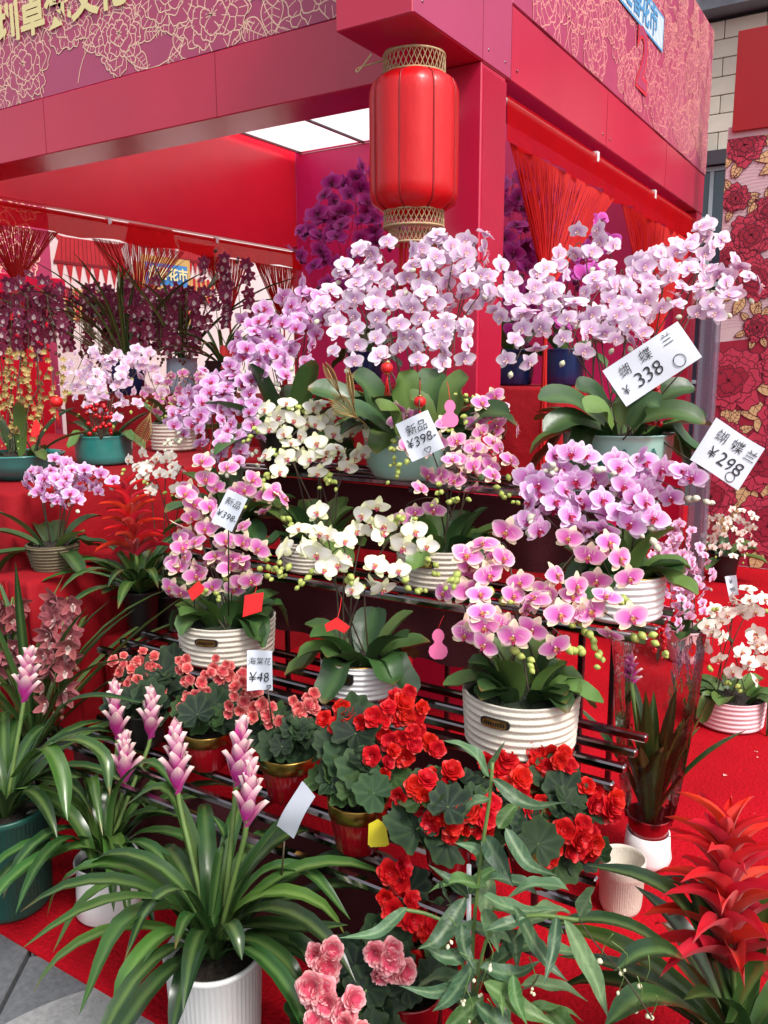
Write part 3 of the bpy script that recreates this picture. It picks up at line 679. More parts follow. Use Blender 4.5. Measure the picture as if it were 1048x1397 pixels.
def rosette(name, outer, inner, edge, seed, ringsn=(5, 5, 4, 3), size=1):
    rg = random.Random(seed); mb = MB(); nr = len(ringsn)
    for k, n in enumerate(ringsn):
        f = k/(nr-1); L = lerp(1, .42, f); tz = lerp(.1, 1.15, f); col = mixc(outer, inner, f)
        for i in range(n):
            a = 2*math.pi*(i+.5*k)/n+rg.uniform(-.2, .2)
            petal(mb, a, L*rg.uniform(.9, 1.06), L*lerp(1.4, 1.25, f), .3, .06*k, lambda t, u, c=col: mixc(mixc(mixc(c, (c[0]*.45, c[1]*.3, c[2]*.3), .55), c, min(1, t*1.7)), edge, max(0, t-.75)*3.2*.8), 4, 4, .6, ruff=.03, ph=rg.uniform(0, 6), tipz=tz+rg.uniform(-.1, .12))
    mb.ball((0, 0, .2), .14, 0, 6, 4, (1, 1, 1), mixc(inner, (0, 0, 0), .1)); return mb.mesh(name, M_bego)
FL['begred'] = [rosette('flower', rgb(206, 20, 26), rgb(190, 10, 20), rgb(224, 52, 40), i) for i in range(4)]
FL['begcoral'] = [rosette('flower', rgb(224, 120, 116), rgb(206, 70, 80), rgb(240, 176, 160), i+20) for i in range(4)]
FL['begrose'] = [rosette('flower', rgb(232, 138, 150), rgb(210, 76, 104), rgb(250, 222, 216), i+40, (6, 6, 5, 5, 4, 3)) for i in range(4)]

# ------------------------------------------------------------------ pots
def ribs(r0, r1, h, n, amp, per=6):
    pr = []
    for i in range(n*per+1):
        t = i/(n*per); pr.append((lerp(r0, r1, t)+amp*math.sin(2*math.pi*i/per)*(1 if .04 < t < .97 else .2), h*t))
    return pr
def pot(root, kind, dia, h, soil=True, n=48):
    c = V(root.location); r = dia/2; b = MB(); mats = [M_ring]; nn = n; mod = None; ri = None
    if kind in ('ring', 'ringpink', 'ringw'):
        mats = [{'ring': M_ring, 'ringw': M_pwhite, 'ringpink': M_pinkpot}[kind]]
        pr = [(0, .002), (r*.86, .002), (r*.9, .008)]+[(a, z+.008) for a, z in ribs(r*.93, r*.985, h-.012, 7 if kind == 'ring' else 6, .0028)]+[(r, h)]
        b.lathe(pr+[(r*.955, h), (r*.94, h-.01), (r*.92, h*.6)], c, 56)
    elif kind in ('flute', 'flutew', 'fluteteal', 'cup'):
        mats = [{'flute': M_pwhite, 'flutew': M_pwhite, 'fluteteal': M_tealf, 'cup': M_ring}[kind]]; k0 = h*.94 if kind != 'cup' else h*.72
        mod = lambda k, z: 1-(.028 if k % 3 == 0 else 0)*(1 if .015 < z < k0 else 0)
        b.lathe([(0, .002), (r*.8, .002), (r*.86, .012), (r*.9, .021), (r*.97, k0-.001), (r*.985, k0+.001), (r, h-.004), (r*.985, h), (r*.93, h), (r*.9, h-.01), (r*.85, .02 if kind == 'cup' else h*.5)]+([(0, .018)] if kind == 'cup' else []), c, 180, 0, mod)
    elif kind == 'redgold':
        mats = [M_redpot, M_goldrim]; mod = lambda k, z: 1+(.018 if (k // 2) % 2 else 0)
        b.lathe([(0, .002), (r*.66, .002), (r*.72, .008), (r*.9, h*.68), (r*.9, h*.7)], c, 96, 0, mod)
        b.lathe([(r*.925, h*.70), (r*.955, h*.71), (r*.995, h-.003), (r*.98, h), (r*.94, h), (r*.9, h*.8)], c, 48, 1)
    elif kind in ('celadon', 'teal', 'bowl', 'bluewhite', 'navy', 'dark', 'pink', 'plain', 'red'):
        mats = [{'celadon': M_cel, 'teal': M_teal, 'bowl': M_teal, 'bluewhite': M_bluewhite, 'navy': M_navy, 'dark': M_black, 'pink': M_pinkpot, 'plain': M_pwhite, 'red': M_redpot}[kind]]
        sh = {'celadon': (.82, .97, .99), 'teal': (.93, .97, 1), 'bowl': (.6, .9, 1), 'bluewhite': (.75, .95, .9), 'navy': (.85, .95, 1), 'dark': (.7, .86, 1), 'pink': (.86, .93, 1), 'plain': (1.05, .98, .9), 'red': (.7, .86, 1)}[kind]
        b.lathe([(0, .002), (r*sh[0]*.92, .002), (r*sh[0], .012), (r*lerp(sh[0], sh[1], .7), h*.3), (r*sh[1], h*.6), (r*lerp(sh[1], sh[2], .7), h*.85), (r*sh[2], h-.006), (r*1.012, h-.003), (r*1.0, h), (r*.95, h), (r*.92, h-.012), (r*.86, h*.55)], c, n)
    elif kind == 'basket':
        mats = [M_wicker]; b.lathe([(0, .002), (r*.7, .002)]+[(a, z) for a, z in ribs(r*.75, r, h, 8, .004, 4)]+[(r*.9, h)], c, 40)
    if kind == 'ringw': mats.append(M_goldrim); b.lathe([(r*.995, h+.0005), (r*.995, h+.003), (r*.955, h+.003), (r*.955, h+.0005)], c, 56, 1)
    po = b.build('pot', mats, root)
    if soil:
        q = MB(); rs = r*(.9 if kind not in ('basket', 'bluewhite') else .84); P = [[V((rs*f*math.cos(a*math.pi/12), rs*f*math.sin(a*math.pi/12), h*.84+.012*math.sin(a*2.1+f*9)*f*(1-f)*4+.015*(1-f)))+c for a in range(24)] for f in (1, .7, .4, .02)]
        q.grid(P, 0, None, True); q.build('soil', M_soil if kind != 'ring' else M_moss, root)
    return po, c+V((0, 0, h*.86))
def pot_plate(root, dia, h, kind, po, label=True):
    c = V(root.location); d = (CAM-c); d.z = 0; d.normalize(); d = Quaternion((0, 0, 1), rad(-24)) @ d; r = dia/2*.995+.003
    b = MB(); n = 16; s = V((-d.y, d.x, 0)); hw, hh = (.036, .011) if kind == 'gold' else (.026, .016)
    def ov(k, f, z):
        a = 2*math.pi*k/n; u = hw*f*math.copysign(abs(math.cos(a))**.5, math.cos(a)); v = hh*f*math.copysign(abs(math.sin(a))**.5, math.sin(a)); an = u/r
        dd = (d*math.cos(an)+s*math.sin(an)); return c+dd*(r+z)+V((0, 0, h*.70+v))
    for m, f, z in ((0, 1, .0005), (1, .8, .0028)):
        b.add([c+d*(r+z)+V((0, 0, h*.70))]+[ov(k, f, z) for k in range(n)]+[ov(k, f*1.03, -.005) for k in range(n)], [(0, k+1, (k+1) % n+1) for k in range(n)]+[(k+1, k+1+n, (k+1) % n+1+n, (k+1) % n+1) for k in range(n)], m, None, False)
    b.build('name_plate', [M_blackm, M_goldrim if kind == 'gold' else M_black], po)
    if kind != 'gold' or label:
        q = MB()
        for k in range(9):
            x = (k-4)*hw*.16; dd = d*math.cos(x/r)+s*math.sin(x/r); q.box((-.0016, -.0006, -.004), (.0016, .0006, .004))
            for v in q.v[-8:]: v += c+dd*(r+.0034)+V((0, 0, h*.70))
        q.build('plate_lettering', M_blackm if kind == 'gold' else M_goldrim, po)

# ------------------------------------------------------------------ leaves
def blade(pts, width, colf, prof='strap', fold=.25, up=V((0, 0, 1)), nu=10, nv=4, mb=None, wave=0, ph=0):
    C = curve(pts, nu); mb = mb or MB(); rows = []; cols = []
    for i, p in enumerate(C):
        t = i/nu; tan = (C[min(i+1, nu)]-C[max(i-1, 0)]); tan = tan.normalized() if tan.length > 1e-8 else V((0, 0, 1))
        s = tan.cross(up)
        if s.length < .12: s = tan.cross(CR+V((.1, .05, 0)))
        s.normalize(); nrm = s.cross(tan)
        if prof == 'strap': w = min(1, .55+t*2)*(1-max(0, (t-.55)/.45)**2.2)
        elif prof == 'oblong': w = (.42+.58*min(1, t/.45)**.8)*math.sqrt(max(0, 1-max(0, (t-.62)/.385)**2.4))
        else: w = (math.sin(math.pi*min(1, t**.62*.985+.015))**1.05)*(1 if t < .97 else .6)
        w = max(w, .02)*width/2
        rows.append([p+s*(u*w)+nrm*((abs(u)**1.5)*w*fold*2+wave*math.sin(t*14+ph)*abs(u)*w) for u in [-1+2*j/nv for j in range(nv+1)]])
        cols.append([colf(t, -1+2*j/nv) for j in range(nv+1)])
    mb.grid(rows, 0, cols); return mb
OL = [rgb(58, 88, 44), rgb(40, 68, 36), rgb(84, 112, 54), rgb(48, 76, 44)]
BL = [rgb(42, 78, 34), rgb(28, 58, 28), rgb(60, 96, 38), rgb(24, 48, 26), rgb(34, 66, 30)]
def leafcol(base, rib=.35, light=rgb(130, 160, 90)):
    st = [RNG.uniform(-.16, .16) for _ in range(12)]; tip = RNG.random() < .35; k0 = RNG.uniform(.93, .98); br = rgb(120, 92, 52)
    def f(t, u):
        c = mixc(mixc(base, light, rib*max(0, 1-abs(u)*2.6)), light, .10*(1-t)); m = 1+st[int((u+1)*5.5)]
        c = tuple(x*m for x in c)
        return mixc(c, br, .75) if tip and t > k0 else c
    return f
def veincol(base):
    light = mixc(base, rgb(180, 200, 150), .25); dk = tuple(x*.8 for x in base)
    def f(t, u):
        v = abs(math.sin(t*24-abs(u)*5)); return mixc(light, base, min(1, abs(u)*5)) if abs(u) < .2 else mixc(mixc(base, dk, v), light, .35 if v < .25 else 0)
    return f
def arcpath(p0, az, L, e0, droop, n=6, tw=0):
    P = [V(p0)]; d = L/n
    for i in range(n):
        t = (i+.5)/n; e = rad(e0-droop*t**1.25); a = az+tw*t; P.append(P[-1]+V((math.cos(a)*math.cos(e), math.sin(a)*math.cos(e), math.sin(e)))*d)
    return P
def rosette_leaves(root, c, n, L, W, rg, e=(25, 75), droop=(60, 120), cols=BL, prof='strap', m=None, fold=.22, az=None, r0=.012, nu=10, name='leaf'):
    for i in range(n):
        a = (2.39996*i+rg.uniform(-.3, .3)) if az is None else rg.uniform(*az)
        f = i/max(1, n-1); el = lerp(e[0], e[1], f)+rg.uniform(-8, 8); l = L*rg.uniform(.78, 1.1)*(1-.25*f)
        p0 = c+V((math.cos(a), math.sin(a), 0))*r0
        P = arcpath(p0, a, l, el, rg.uniform(*droop), 6, rg.uniform(-.25, .25))
        b = blade(P, W*rg.uniform(.85, 1.12), leafcol(rg.choice(cols)), prof, fold, nu=nu, ph=rg.uniform(0, 6)); b.build(name, m or M_bleaf, root)
def leaf_px(root, pts, w, rg, m=None, cols=BL, prof='strap', fold=.22, name='leaf', nu=12, wave=0, rib=.35, light=rgb(130, 160, 90), up=V((0, 0, 1))):
    blade([at(*p) for p in pts], w, leafcol(rg.choice(cols), rib, light), prof, fold, nu=nu, wave=wave, ph=rg.uniform(0, 6), up=up).build(name, m or M_bleaf, root)

# ------------------------------------------------------------------ orchids
VIEW = V((math.sin(YAW), -math.cos(YAW), .12)).normalized()           # the stall front: blooms are trained to face it
def spike(root, start, pts, kind, n, size, rg, f0=.45, budk='green', nb=3, two=True, stemm=None, sr=.0022, face=.8, lat=.5, down=0):
    C = curve([start]+pts, 26); L = [0]
    for i in range(1, len(C)): L.append(L[-1]+(C[i]-C[i-1]).length)
    b = MB(); b.tube(C, [sr*lerp(1.2, .6, i/26) for i in range(27)], n=5); st = b.build('flower_stem', stemm or M_stem, root)
    def pos(f):
        x = f*L[-1]
        for i in range(1, len(C)):
            if L[i] >= x or i == len(C)-1: t = (x-L[i-1])/max(1e-6, L[i]-L[i-1]); return C[i-1].lerp(C[i], min(1, t)), (C[i]-C[i-1]).normalized()
    for k in range(n):
        f = lerp(f0, 1.0, (k+.5)/n)+rg.uniform(-.02, .02); p, t = pos(min(f, 1)); s = t.cross(VIEW)
        s = s.normalized() if s.length > .05 else CR
        sd = (1 if k % 2 else -1) if two else rg.uniform(-1, 1)
        off = s*sd*size*lat*rg.uniform(.75, 1.15)+VIEW*size*rg.uniform(.05, .5)
        nrm = VIEW*face+s*sd*.35+V((rg.gauss(0, .42), rg.gauss(0, .42), rg.gauss(-.08-down, .32)))
        place('flower', rg.choice(FL[kind]), st, p+off, facing(nrm, V((0, 0, 1)), rg.gauss(0, .3)), size/2*rg.uniform(.86, 1.08))
    for k in range(nb):
        p, t = pos(1); q = p+t*(.010+.014*k)+V((rg.uniform(-.012, .012), rg.uniform(-.012, .012), rg.uniform(-.01, .01)))
        place('bud', BUD[budk], st, q, facing(t+V((rg.gauss(0, .4), rg.gauss(0, .4), rg.gauss(0, .4)))), size*lerp(.27, .16, k/max(1, nb)))
    return st
def orchid(label, base, potk, dia, h, kind, size, spikes, nleaf, leafL, leafW, seed, plate=None, name='orchid_plant', budk='green', leafe=(16, 78), droop=(15, 70), nb=3, lat=.5, group=None, down=0, cols=OL, stemm=None):
    rg = random.Random(seed); root = thing(name, label, 'orchid', base, group)
    po, top = pot(root, potk, dia, h)
    if plate: pot_plate(root, dia, h, plate, po)
    d0 = depth(top)
    va = math.atan2(VIEW.y, VIEW.x)
    for k in range(nleaf):
        a = 2*math.pi*k/nleaf+rg.uniform(-.25, .25); f = (k % 3)/2; da = (a-va+math.pi) % (2*math.pi)-math.pi
        if abs(da) < .5: a += math.copysign(.45, da)
        P = arcpath(top+V((math.cos(a), math.sin(a), 0))*dia*.16+V((0, 0, -.01)), a, leafL*rg.uniform(.75, 1.12), lerp(leafe[0], leafe[1], f)+rg.uniform(-8, 8), rg.uniform(*droop), 5, rg.uniform(-.3, .3))
        for p in P[2:]:
            rr = math.hypot(p.x-base.x, p.y-base.y)
            if rr < dia*.56 and p.z < base.z+h+.012: p.z = base.z+h+.012
        blade(P, leafW*rg.uniform(.85, 1.1), leafcol(rg.choice(cols), .15), 'oblong', .22, nu=9, nv=4).build('leaf', M_oleaf, root)
    for s in spikes:
        (ax, ay), (tx, ty), n = s[0], s[1], s[2]; dd = s[3] if len(s) > 3 else 0
        A = at(ax, ay, d0+dd); T = at(tx, ty, d0+dd-.05); st = top+V((rg.uniform(-.25, .25)*dia, rg.uniform(-.25, .25)*dia, -.01))
        mid = st.lerp(A, .5)+V((rg.uniform(-.02, .02), rg.uniform(-.02, .02), .03))
        tot = (mid-st).length+(A-mid).length+(T-A).length; f0 = max(.3, 1-((T-A).length*1.12+size*.4)/tot)
        spike(root, st, [mid, A, A.lerp(T, .5)+V((0, 0, .012)), T], kind, n, size, rg, f0, budk, nb, lat=lat, down=down, stemm=stemm)
    return root

def dz(px, w, p): return w*depth(p)/FPX
# --- front tiers
B = onz(709, 1010, TZ[1]); D17 = depth(B)
orchid('pink and cream orchid in the widest white ribbed pot with oval plate', B, 'ring', 158*D17/FPX, .135, 'pinky', .073, [
    ((640, 830), (740, 838), 7), ((690, 745), (640, 775), 6, .05), ((800, 740), (840, 800), 7, .02), ((770, 815), (860, 860), 7, -.06), ((700, 830), (770, 870), 6, -.1),
    ((640, 850), (690, 880), 5, -.08), ((730, 790), (790, 850), 7, -.02), ((620, 790), (660, 800), 5, .05)], 22, .145, .08, 17, 'gold', nb=6, lat=.42)
B = onz(311, 893, TZ[1]+.0)
orchid('pink and cream orchid with a red tag in a white ribbed pot', B, 'ring', dz(0, 133, B), .125, 'pinky', .073, [
    ((270, 650), (345, 665), 7), ((350, 670), (382, 700), 5, -.03), ((250, 690), (330, 735), 9, -.03), ((240, 745), (290, 770), 7, -.03), ((300, 750), (355, 765), 7, -.06), ((230, 790), (270, 800), 5, -.02), ((310, 790), (350, 780), 6, -.08), ((270, 720), (300, 700), 5, .03)], 20, .15, .08, 14, 'gold', nb=6, lat=.42)
B = onz(494, 940, TZ[1])
orchid('white orchid with yellow-green buds in a low gold-rimmed white pot', B, 'ringw', dz(0, 113, B), .10, 'white', .073, [
    ((440, 715), (395, 760), 6, .02), ((470, 750), (430, 775), 5, -.03), ((500, 715), (530, 705), 6, .02), ((540, 725), (575, 755), 5, -.02), ((500, 790), (545, 795), 5, -.05), ((425, 735), (470, 775), 5, .0)], 16, .165, .094, 13, 'black', nb=5, lat=.36, leafe=(10, 62), droop=(25, 80))
B = onz(605, 793, TZ[2])
orchid('pink and cream orchid with a price card in a ribbed pot above the others', B, 'ring', dz(0, 130, B), .12, 'pinky', .069, [
    ((565, 560), (545, 600), 5, .06), ((600, 590), (560, 625), 6, 0), ((640, 600), (690, 640), 9), ((680, 560), (640, 570), 5, .06), ((600, 640), (670, 665), 7, -.05), ((555, 690), (600, 680), 4, -.02), ((650, 625), (610, 660), 6, -.02), ((690, 590), (655, 555), 5, .08)], 20, .145, .08, 15, 'gold', nb=6, lat=.42)
B = onz(845, 838, TZ[2])
orchid('lilac orchid with crimson lips in a plain white ribbed pot', B, 'ringw', dz(0, 118, B), .12, 'lilac', .08, [
    ((735, 652), (800, 640), 9, .02), ((715, 690), (760, 720), 9, -.02), ((860, 652), (935, 672), 11), ((840, 680), (880, 720), 7, -.06), ((780, 700), (850, 715), 7, -.05), ((760, 655), (730, 700), 6, 0), ((890, 642), (850, 660), 6, .02), ((820, 642), (770, 638), 5, .04)], 18, .175, .092, 16, budk='white', nb=4, lat=.45)
# second white orchid on the tier behind
B = onz(432, 775, TZ[2])
orchid('white and yellow-green orchid in a ribbed pot behind the low gold-rimmed pot', B, 'ring', .23, .10, 'white', .071, [
    ((385, 560), (355, 580), 5, .05), ((430, 570), (395, 600), 6, .0), ((470, 580), (510, 590), 6), ((390, 615), (370, 640), 5, -.04), ((420, 610), (445, 640), 6, -.04), ((480, 615), (455, 640), 6, -.05), ((450, 575), (425, 560), 4, .05)], 14, .17, .09, 12, nb=5, lat=.4)
# --- top tier
B = onz(565, 650, TZ[3])
orchid('large pale pink orchid with arching sprays in a celadon bowl', B, 'celadon', .34, .15, 'pale', .071, [
    ((520, 345), (470, 385), 10, .12), ((500, 375), (500, 450), 9, .05), ((480, 400), (440, 430), 7, .08), ((620, 330), (570, 360), 10, .05), ((645, 335), (655, 400), 9, .0), ((560, 400), (600, 450), 10, .02),
    ((600, 380), (640, 440), 10, .08), ((570, 450), (590, 500), 9, -.06), ((620, 440), (620, 505), 10, -.08), ((530, 440), (530, 490), 6, -.05), ((480, 440), (470, 495), 7, 0), ((660, 395), (695, 425), 10, -.02), ((600, 350), (560, 390), 7, .1), ((650, 360), (690, 400), 5, .06), ((545, 375), (535, 420), 6, .1)],
    20, .29, .095, 9, budk='white', nb=1, lat=.5, leafe=(15, 70), droop=(45, 90))
B = onz(840, 655, TZ[3])
r11 = orchid('large pale pink orchid with arching sprays in a painted celadon pot by a price card', B, 'celadon', .345, .155, 'pale', .069, [
    ((755, 380), (725, 440), 10, .05), ((740, 430), (700, 500), 10, .0), ((795, 335), (740, 400), 7, .1), ((830, 330), (810, 365), 5, .1), ((830, 385), (790, 440), 9, .02), ((800, 420), (775, 485), 7, -.04),
    ((850, 370), (830, 440), 10, .05), ((870, 400), (840, 470), 10, -.02), ((880, 350), (905, 400), 10, .05), ((910, 340), (880, 390), 7, .1), ((890, 410), (860, 450), 7, 0), ((970, 325), (935, 360), 9, .08), ((950, 370), (930, 430), 10, .04), ((980, 370), (1020, 400), 9, .02), ((960, 400), (990, 425), 6, 0), ((820, 440), (860, 470), 7, -.06), ((760, 400), (770, 440), 5, .04)],
    16, .28, .092, 11, budk='white', nb=1, lat=.5, leafe=(5, 55), droop=(40, 85))
rgl = random.Random(12); r9 = [o for o in COL.objects if o.get('label', '').startswith('large pale pink orchid with arching sprays in a celadon bowl')][0]
for (bx, by, tx, ty, d0, d1, wd) in [(530, 585, 480, 512, 2.58, 2.5, .1), (560, 585, 545, 508, 2.56, 2.5, .1), (605, 585, 640, 515, 2.56, 2.48, .1), (620, 592, 695, 566, 2.54, 2.45, .085), (535, 592, 455, 566, 2.52, 2.4, .09), (575, 588, 598, 505, 2.6, 2.6, .1), (545, 595, 520, 560, 2.5, 2.4, .085), (520, 588, 420, 530, 2.62, 2.6, .095), (590, 592, 560, 545, 2.5, 2.42, .085)]:
    A, T = at(bx, by, d0), at(tx, ty, d1); blade([A, A.lerp(T, .55)+V((0, 0, .03)), T], wd, leafcol(rgl.choice(OL), .15), 'oblong', .2, (VIEW*.6+V((0, 0, .7))).normalized(), 10, 4).build('leaf', M_oleaf, r9)
for (bx, by, tx, ty, d0, d1, wd) in [(825, 580, 735, 545, 2.4, 2.3, .09), (830, 575, 785, 530, 2.45, 2.4, .085), (860, 578, 962, 578, 2.38, 2.3, .085), (870, 575, 948, 530, 2.42, 2.4, .08), (820, 585, 742, 590, 2.35, 2.28, .08), (850, 580, 835, 535, 2.38, 2.34, .085), (860, 582, 900, 555, 2.34, 2.28, .08), (835, 586, 800, 562, 2.32, 2.25, .08)]:
    A, T = at(bx, by, d0), at(tx, ty, d1); blade([A, A.lerp(T, .55)+V((0, 0, .03)), T], wd, leafcol(rgl.choice(OL), .15), 'oblong', .2, (VIEW*.6+V((0, 0, .7))).normalized(), 10, 4).build('leaf', M_oleaf, r11)
# mountains painted on the celadon pot
def pot_painting(root, r, z0, hgt, seed):
    c = V(root.location); rg = random.Random(seed); d = CAM-c; a0 = math.atan2(d.y, d.x); q = MB(); N = 40
    for m, (amp, off) in enumerate(((.5, .0), (.9, .5))):
        top = []; bot = []
        for i in range(N+1):
            a = a0-.75+1.5*i/N; e = max(0, math.sin(i*.42+off*5+seed))**1.5*hgt*amp+.004+.004*math.sin(i*1.9)
            rr = r+.0012+m*.0006; top.append(c+V((rr*math.cos(a), rr*math.sin(a), z0+e))); bot.append(c+V((rr*math.cos(a), rr*math.sin(a), z0)))
        q.grid([bot, top])
    q.build('painted_mountains', M_mtn, [o for o in root.children if o.name.startswith('pot')][0])
pot_painting(r11, .345/2*.985, .065, .055, 2)
B = onz(395, 640, TZ[3]); B.x = max(B.x, SX0+.16)
orchid('dense lilac orchid with broad leaves beside the celadon bowl', B, 'dark', .24, .14, 'lilac', .074, [
    ((350, 435), (330, 500), 10), ((380, 425), (345, 490), 11, -.02), ((420, 420), (385, 480), 11, -.02), ((430, 430), (400, 500), 10, -.04), ((365, 480), (375, 520), 9, -.06), ((340, 470), (330, 520), 7, -.02), ((400, 400), (440, 430), 9, .05)], 15, .28, .095, 8, budk='white', nb=2, leafe=(20, 75))
B = onz(300, 735, TZ[2]-.1); B = at(310, 690, 2.78); B.z = TZ[2]
B = V((-.5, -.88, TZ[2]))
orchid('lilac orchid with a dense dome of crimson-hearted blooms and pale buds', B, 'dark', .2, .14, 'lilac', .066, [
    ((300, 510), (340, 560), 11), ((280, 530), (250, 585), 10, -.02), ((320, 540), (345, 610), 12, -.04), ((290, 555), (290, 610), 11, -.06), ((260, 570), (240, 590), 7), ((330, 580), (310, 640), 10, -.06), ((270, 525), (310, 540), 7, .04)], 14, .25, .085, 7, budk='white', nb=5)
# --- floor at the right
B = onz(935, 900, .013)
orchid('small pale lilac cascading orchid in a pink pot with a red diamond', B, 'pink', .2, .17, 'mini', .062, [
    ((915, 715), (900, 800), 16, .1), ((930, 720), (930, 850), 20), ((905, 740), (890, 790), 10, .0), ((945, 750), (965, 800), 12, .05), ((915, 780), (915, 870), 16, -.1), ((940, 790), (950, 840), 12, -.05), ((920, 760), (945, 790), 10, 0)], 7, .2, .07, 18, budk='pink', nb=1, lat=.6)
for o in list(COL.objects):
    if o.get('label', '').startswith('small pale lilac cascading'):
        c = V(o.location); d = CAM-c; d.z = 0; d.normalize(); s = V((-d.y, d.x, 0)); q = MB(); cc = c+d*.099+V((0, 0, .09))+s*(.03)
        q.add([cc+s*.035+d*-.004, cc+V((0, 0, .04)), cc-s*.035, cc-V((0, 0, .04))], [(0, 1, 2, 3)], 0, None, False); q.build('red_diamond', M_redpap, o)
B = onz(994, 985, .013)
orchid('cream orchid in a low pink and white ringed pot standing on the carpet', B, 'ringpink', .285, .13, 'cream', .078, [
    ((985, 835), (965, 850), 5, .1), ((1010, 815), (1040, 830), 6, .1), ((975, 850), (970, 900), 5, .0), ((1020, 830), (985, 830), 5, .05), ((1040, 865), (1000, 925), 6, -.03), ((1048, 880), (1015, 930), 5, -.06)], 13, .17, .075, 20, lat=.4, leafe=(0, 55), droop=(60, 110), nb=2)
B = onz(985, 792, .013)
orchid('small cream orchid in a dark pot at the foot of the printed backdrop', B, 'dark', .22, .2, 'cream', .06, [
    ((975, 700), (965, 745), 10), ((1000, 700), (1030, 715), 10), ((985, 715), (975, 755), 9, -.1), ((1010, 720), (1020, 750), 8, -.1), ((995, 740), (1010, 765), 5, -.15)], 8, .24, .08, 19, nb=1, lat=.6, name='orchid_plant')
# --- cloth steps at the left
B = V((-1.03, -1.22, .80))
orchid('small lilac orchid in a wicker basket on a red cloth step', B, 'basket', .18, .09, 'lilac', .054, [
    ((60, 645), (45, 670), 9, 0), ((85, 635), (70, 680), 10), ((110, 640), (95, 685), 10, -.03), ((75, 665), (100, 690), 9, -.05), ((125, 655), (150, 665), 7), ((70, 640), (110, 650), 8, .04)], 11, .2, .055, 21, budk='white', nb=1, leafe=(0, 60))
B = onz(143, 632, 1.062)
orchid('pale pink orchid with red berries in a teal glazed pot', B, 'teal', dz(0, 78, B), .13, 'pale', .06, [
    ((120, 480), (95, 530), 10), ((150, 480), (120, 545), 11, -.03), ((130, 500), (110, 560), 9, -.05), ((175, 480), (150, 530), 10), ((200, 475), (180, 510), 8, .03), ((160, 510), (180, 555), 11, -.03), ((195, 500), (215, 540), 7, 0), ((155, 540), (150, 575), 5, -.06)], 7, .2, .07, 5, nb=1, lat=.55)
B = onz(238, 614, 1.062)
orchid('little pink orchid in a ribbed beige pot with red rosette', B, 'ring', .24, .14, 'pinky', .058, [
    ((225, 515), (205, 545), 8), ((245, 505), (235, 545), 9, -.03), ((260, 510), (270, 540), 7, 0), ((230, 540), (225, 565), 6, -.05), ((255, 540), (245, 570), 6, -.05)], 7, .2, .07, 6, nb=2, lat=.6)
B = onz(30, 652, 1.062)
rg4 = random.Random(4)
r4 = orchid('brown-gold dancing-lady orchid with tiny blooms in a wide teal bowl', B, 'bowl', .33, .10, 'oncid', .026, [
    ((10, 480), (0, 560), 24), ((30, 475), (20, 570), 26), ((50, 480), (60, 580), 22), ((70, 500), (75, 560), 18), ((20, 510), (40, 590), 26, -.05), ((0, 490), (-10, 560), 18), ((45, 540), (30, 600), 20, -.06), ((15, 540), (5, 600), 20, -.05)], 9, .24, .05, 4, nb=2, lat=1.7, stemm=M_stem)
# small white orchid spray in the gap beside the step
B = V((-.80, -.92, .552))
orchid('small greenish white orchid squeezed behind the red bromeliad', B, 'dark', .14, .12, 'cream', .055, [((200, 635), (180, 640), 4), ((225, 625), (205, 650), 6), ((250, 640), (235, 665), 5), ((215, 660), (190, 670), 4)], 5, .24, .08, 22, nb=2)
# --- inside the booth
for i, (px, sx, lab, pk, sp) in enumerate([
    (480, -1.35, 'tall purple orchid behind the hanging lantern', 'navy', [((480, 240), (440, 310), 12), ((500, 235), (520, 300), 10), ((450, 285), (425, 360), 11), ((490, 280), (470, 350), 12, -.05), ((520, 250), (530, 330), 10), ((505, 330), (480, 400), 10, -.05), ((430, 310), (415, 350), 5), ((455, 345), (435, 390), 7, -.05)]),
    (705, -.38, 'tall purple orchid in a navy pot nearest the corner pillar', 'navy', [((700, 240), (700, 330), 11), ((720, 260), (715, 370), 12, -.05), ((700, 330), (705, 430), 12, -.05), ((730, 330), (735, 440), 11, -.03), ((715, 400), (720, 460), 8, -.1)]),
    (775, -.1, 'tall purple orchid in a navy pot behind the tied string curtain', 'navy', [((770, 260), (760, 340), 9), ((800, 300), (790, 380), 9), ((780, 330), (770, 430), 11, -.05), ((810, 310), (815, 360), 5), ((750, 370), (755, 450), 9, -.05)])]):
    orchid(lab, V((sx, 1.25, 1.382)), pk, .22, .19, 'magenta', .13, [(a[0], a[1], max(4, int(a[2]*.8)))+tuple(a[3:]) for a in sp], 6, .28, .085, 30+i, budk='dark', nb=2, lat=.5)

# dark cymbidiums on the high shelf
def cymbidium(label, base, potk, dia, h, kind, size, spikes, nl, L, seed, e=(55, 88), down=.2, nb=3, lat=.75, leafs=True, droop=(30, 90)):
    rg = random.Random(seed); root = thing('cymbidium_plant', label, 'orchid', base); po, top = pot(root, potk, dia, h); d0 = depth(top)
    rosette_leaves(root, top, nl, L, .026, rg, e, droop, [rgb(58, 86, 42), rgb(44, 70, 36), rgb(84, 104, 54)], 'strap', M_bleaf, .3, nu=8)
    for s in spikes:
        (ax, ay), (tx, ty), n = s[:3]; dd = s[3] if len(s) > 3 else 0; A = at(ax, ay, d0+dd); T = at(tx, ty, d0+dd-.04)
        st = top+V((rg.uniform(-.3, .3)*dia, rg.uniform(-.3, .3)*dia, 0)); tot = (A-st).length+(T-A).length
        spike(root, st, [st.lerp(A, .5)+V((0, 0, .02)), A, A.lerp(T, .5)+VIEW*.03, T], kind, n, size, rg, max(.25, 1-((T-A).length*1.1+.02)/tot), 'wine', nb, True, M_gstem, .003, .9, lat, down)
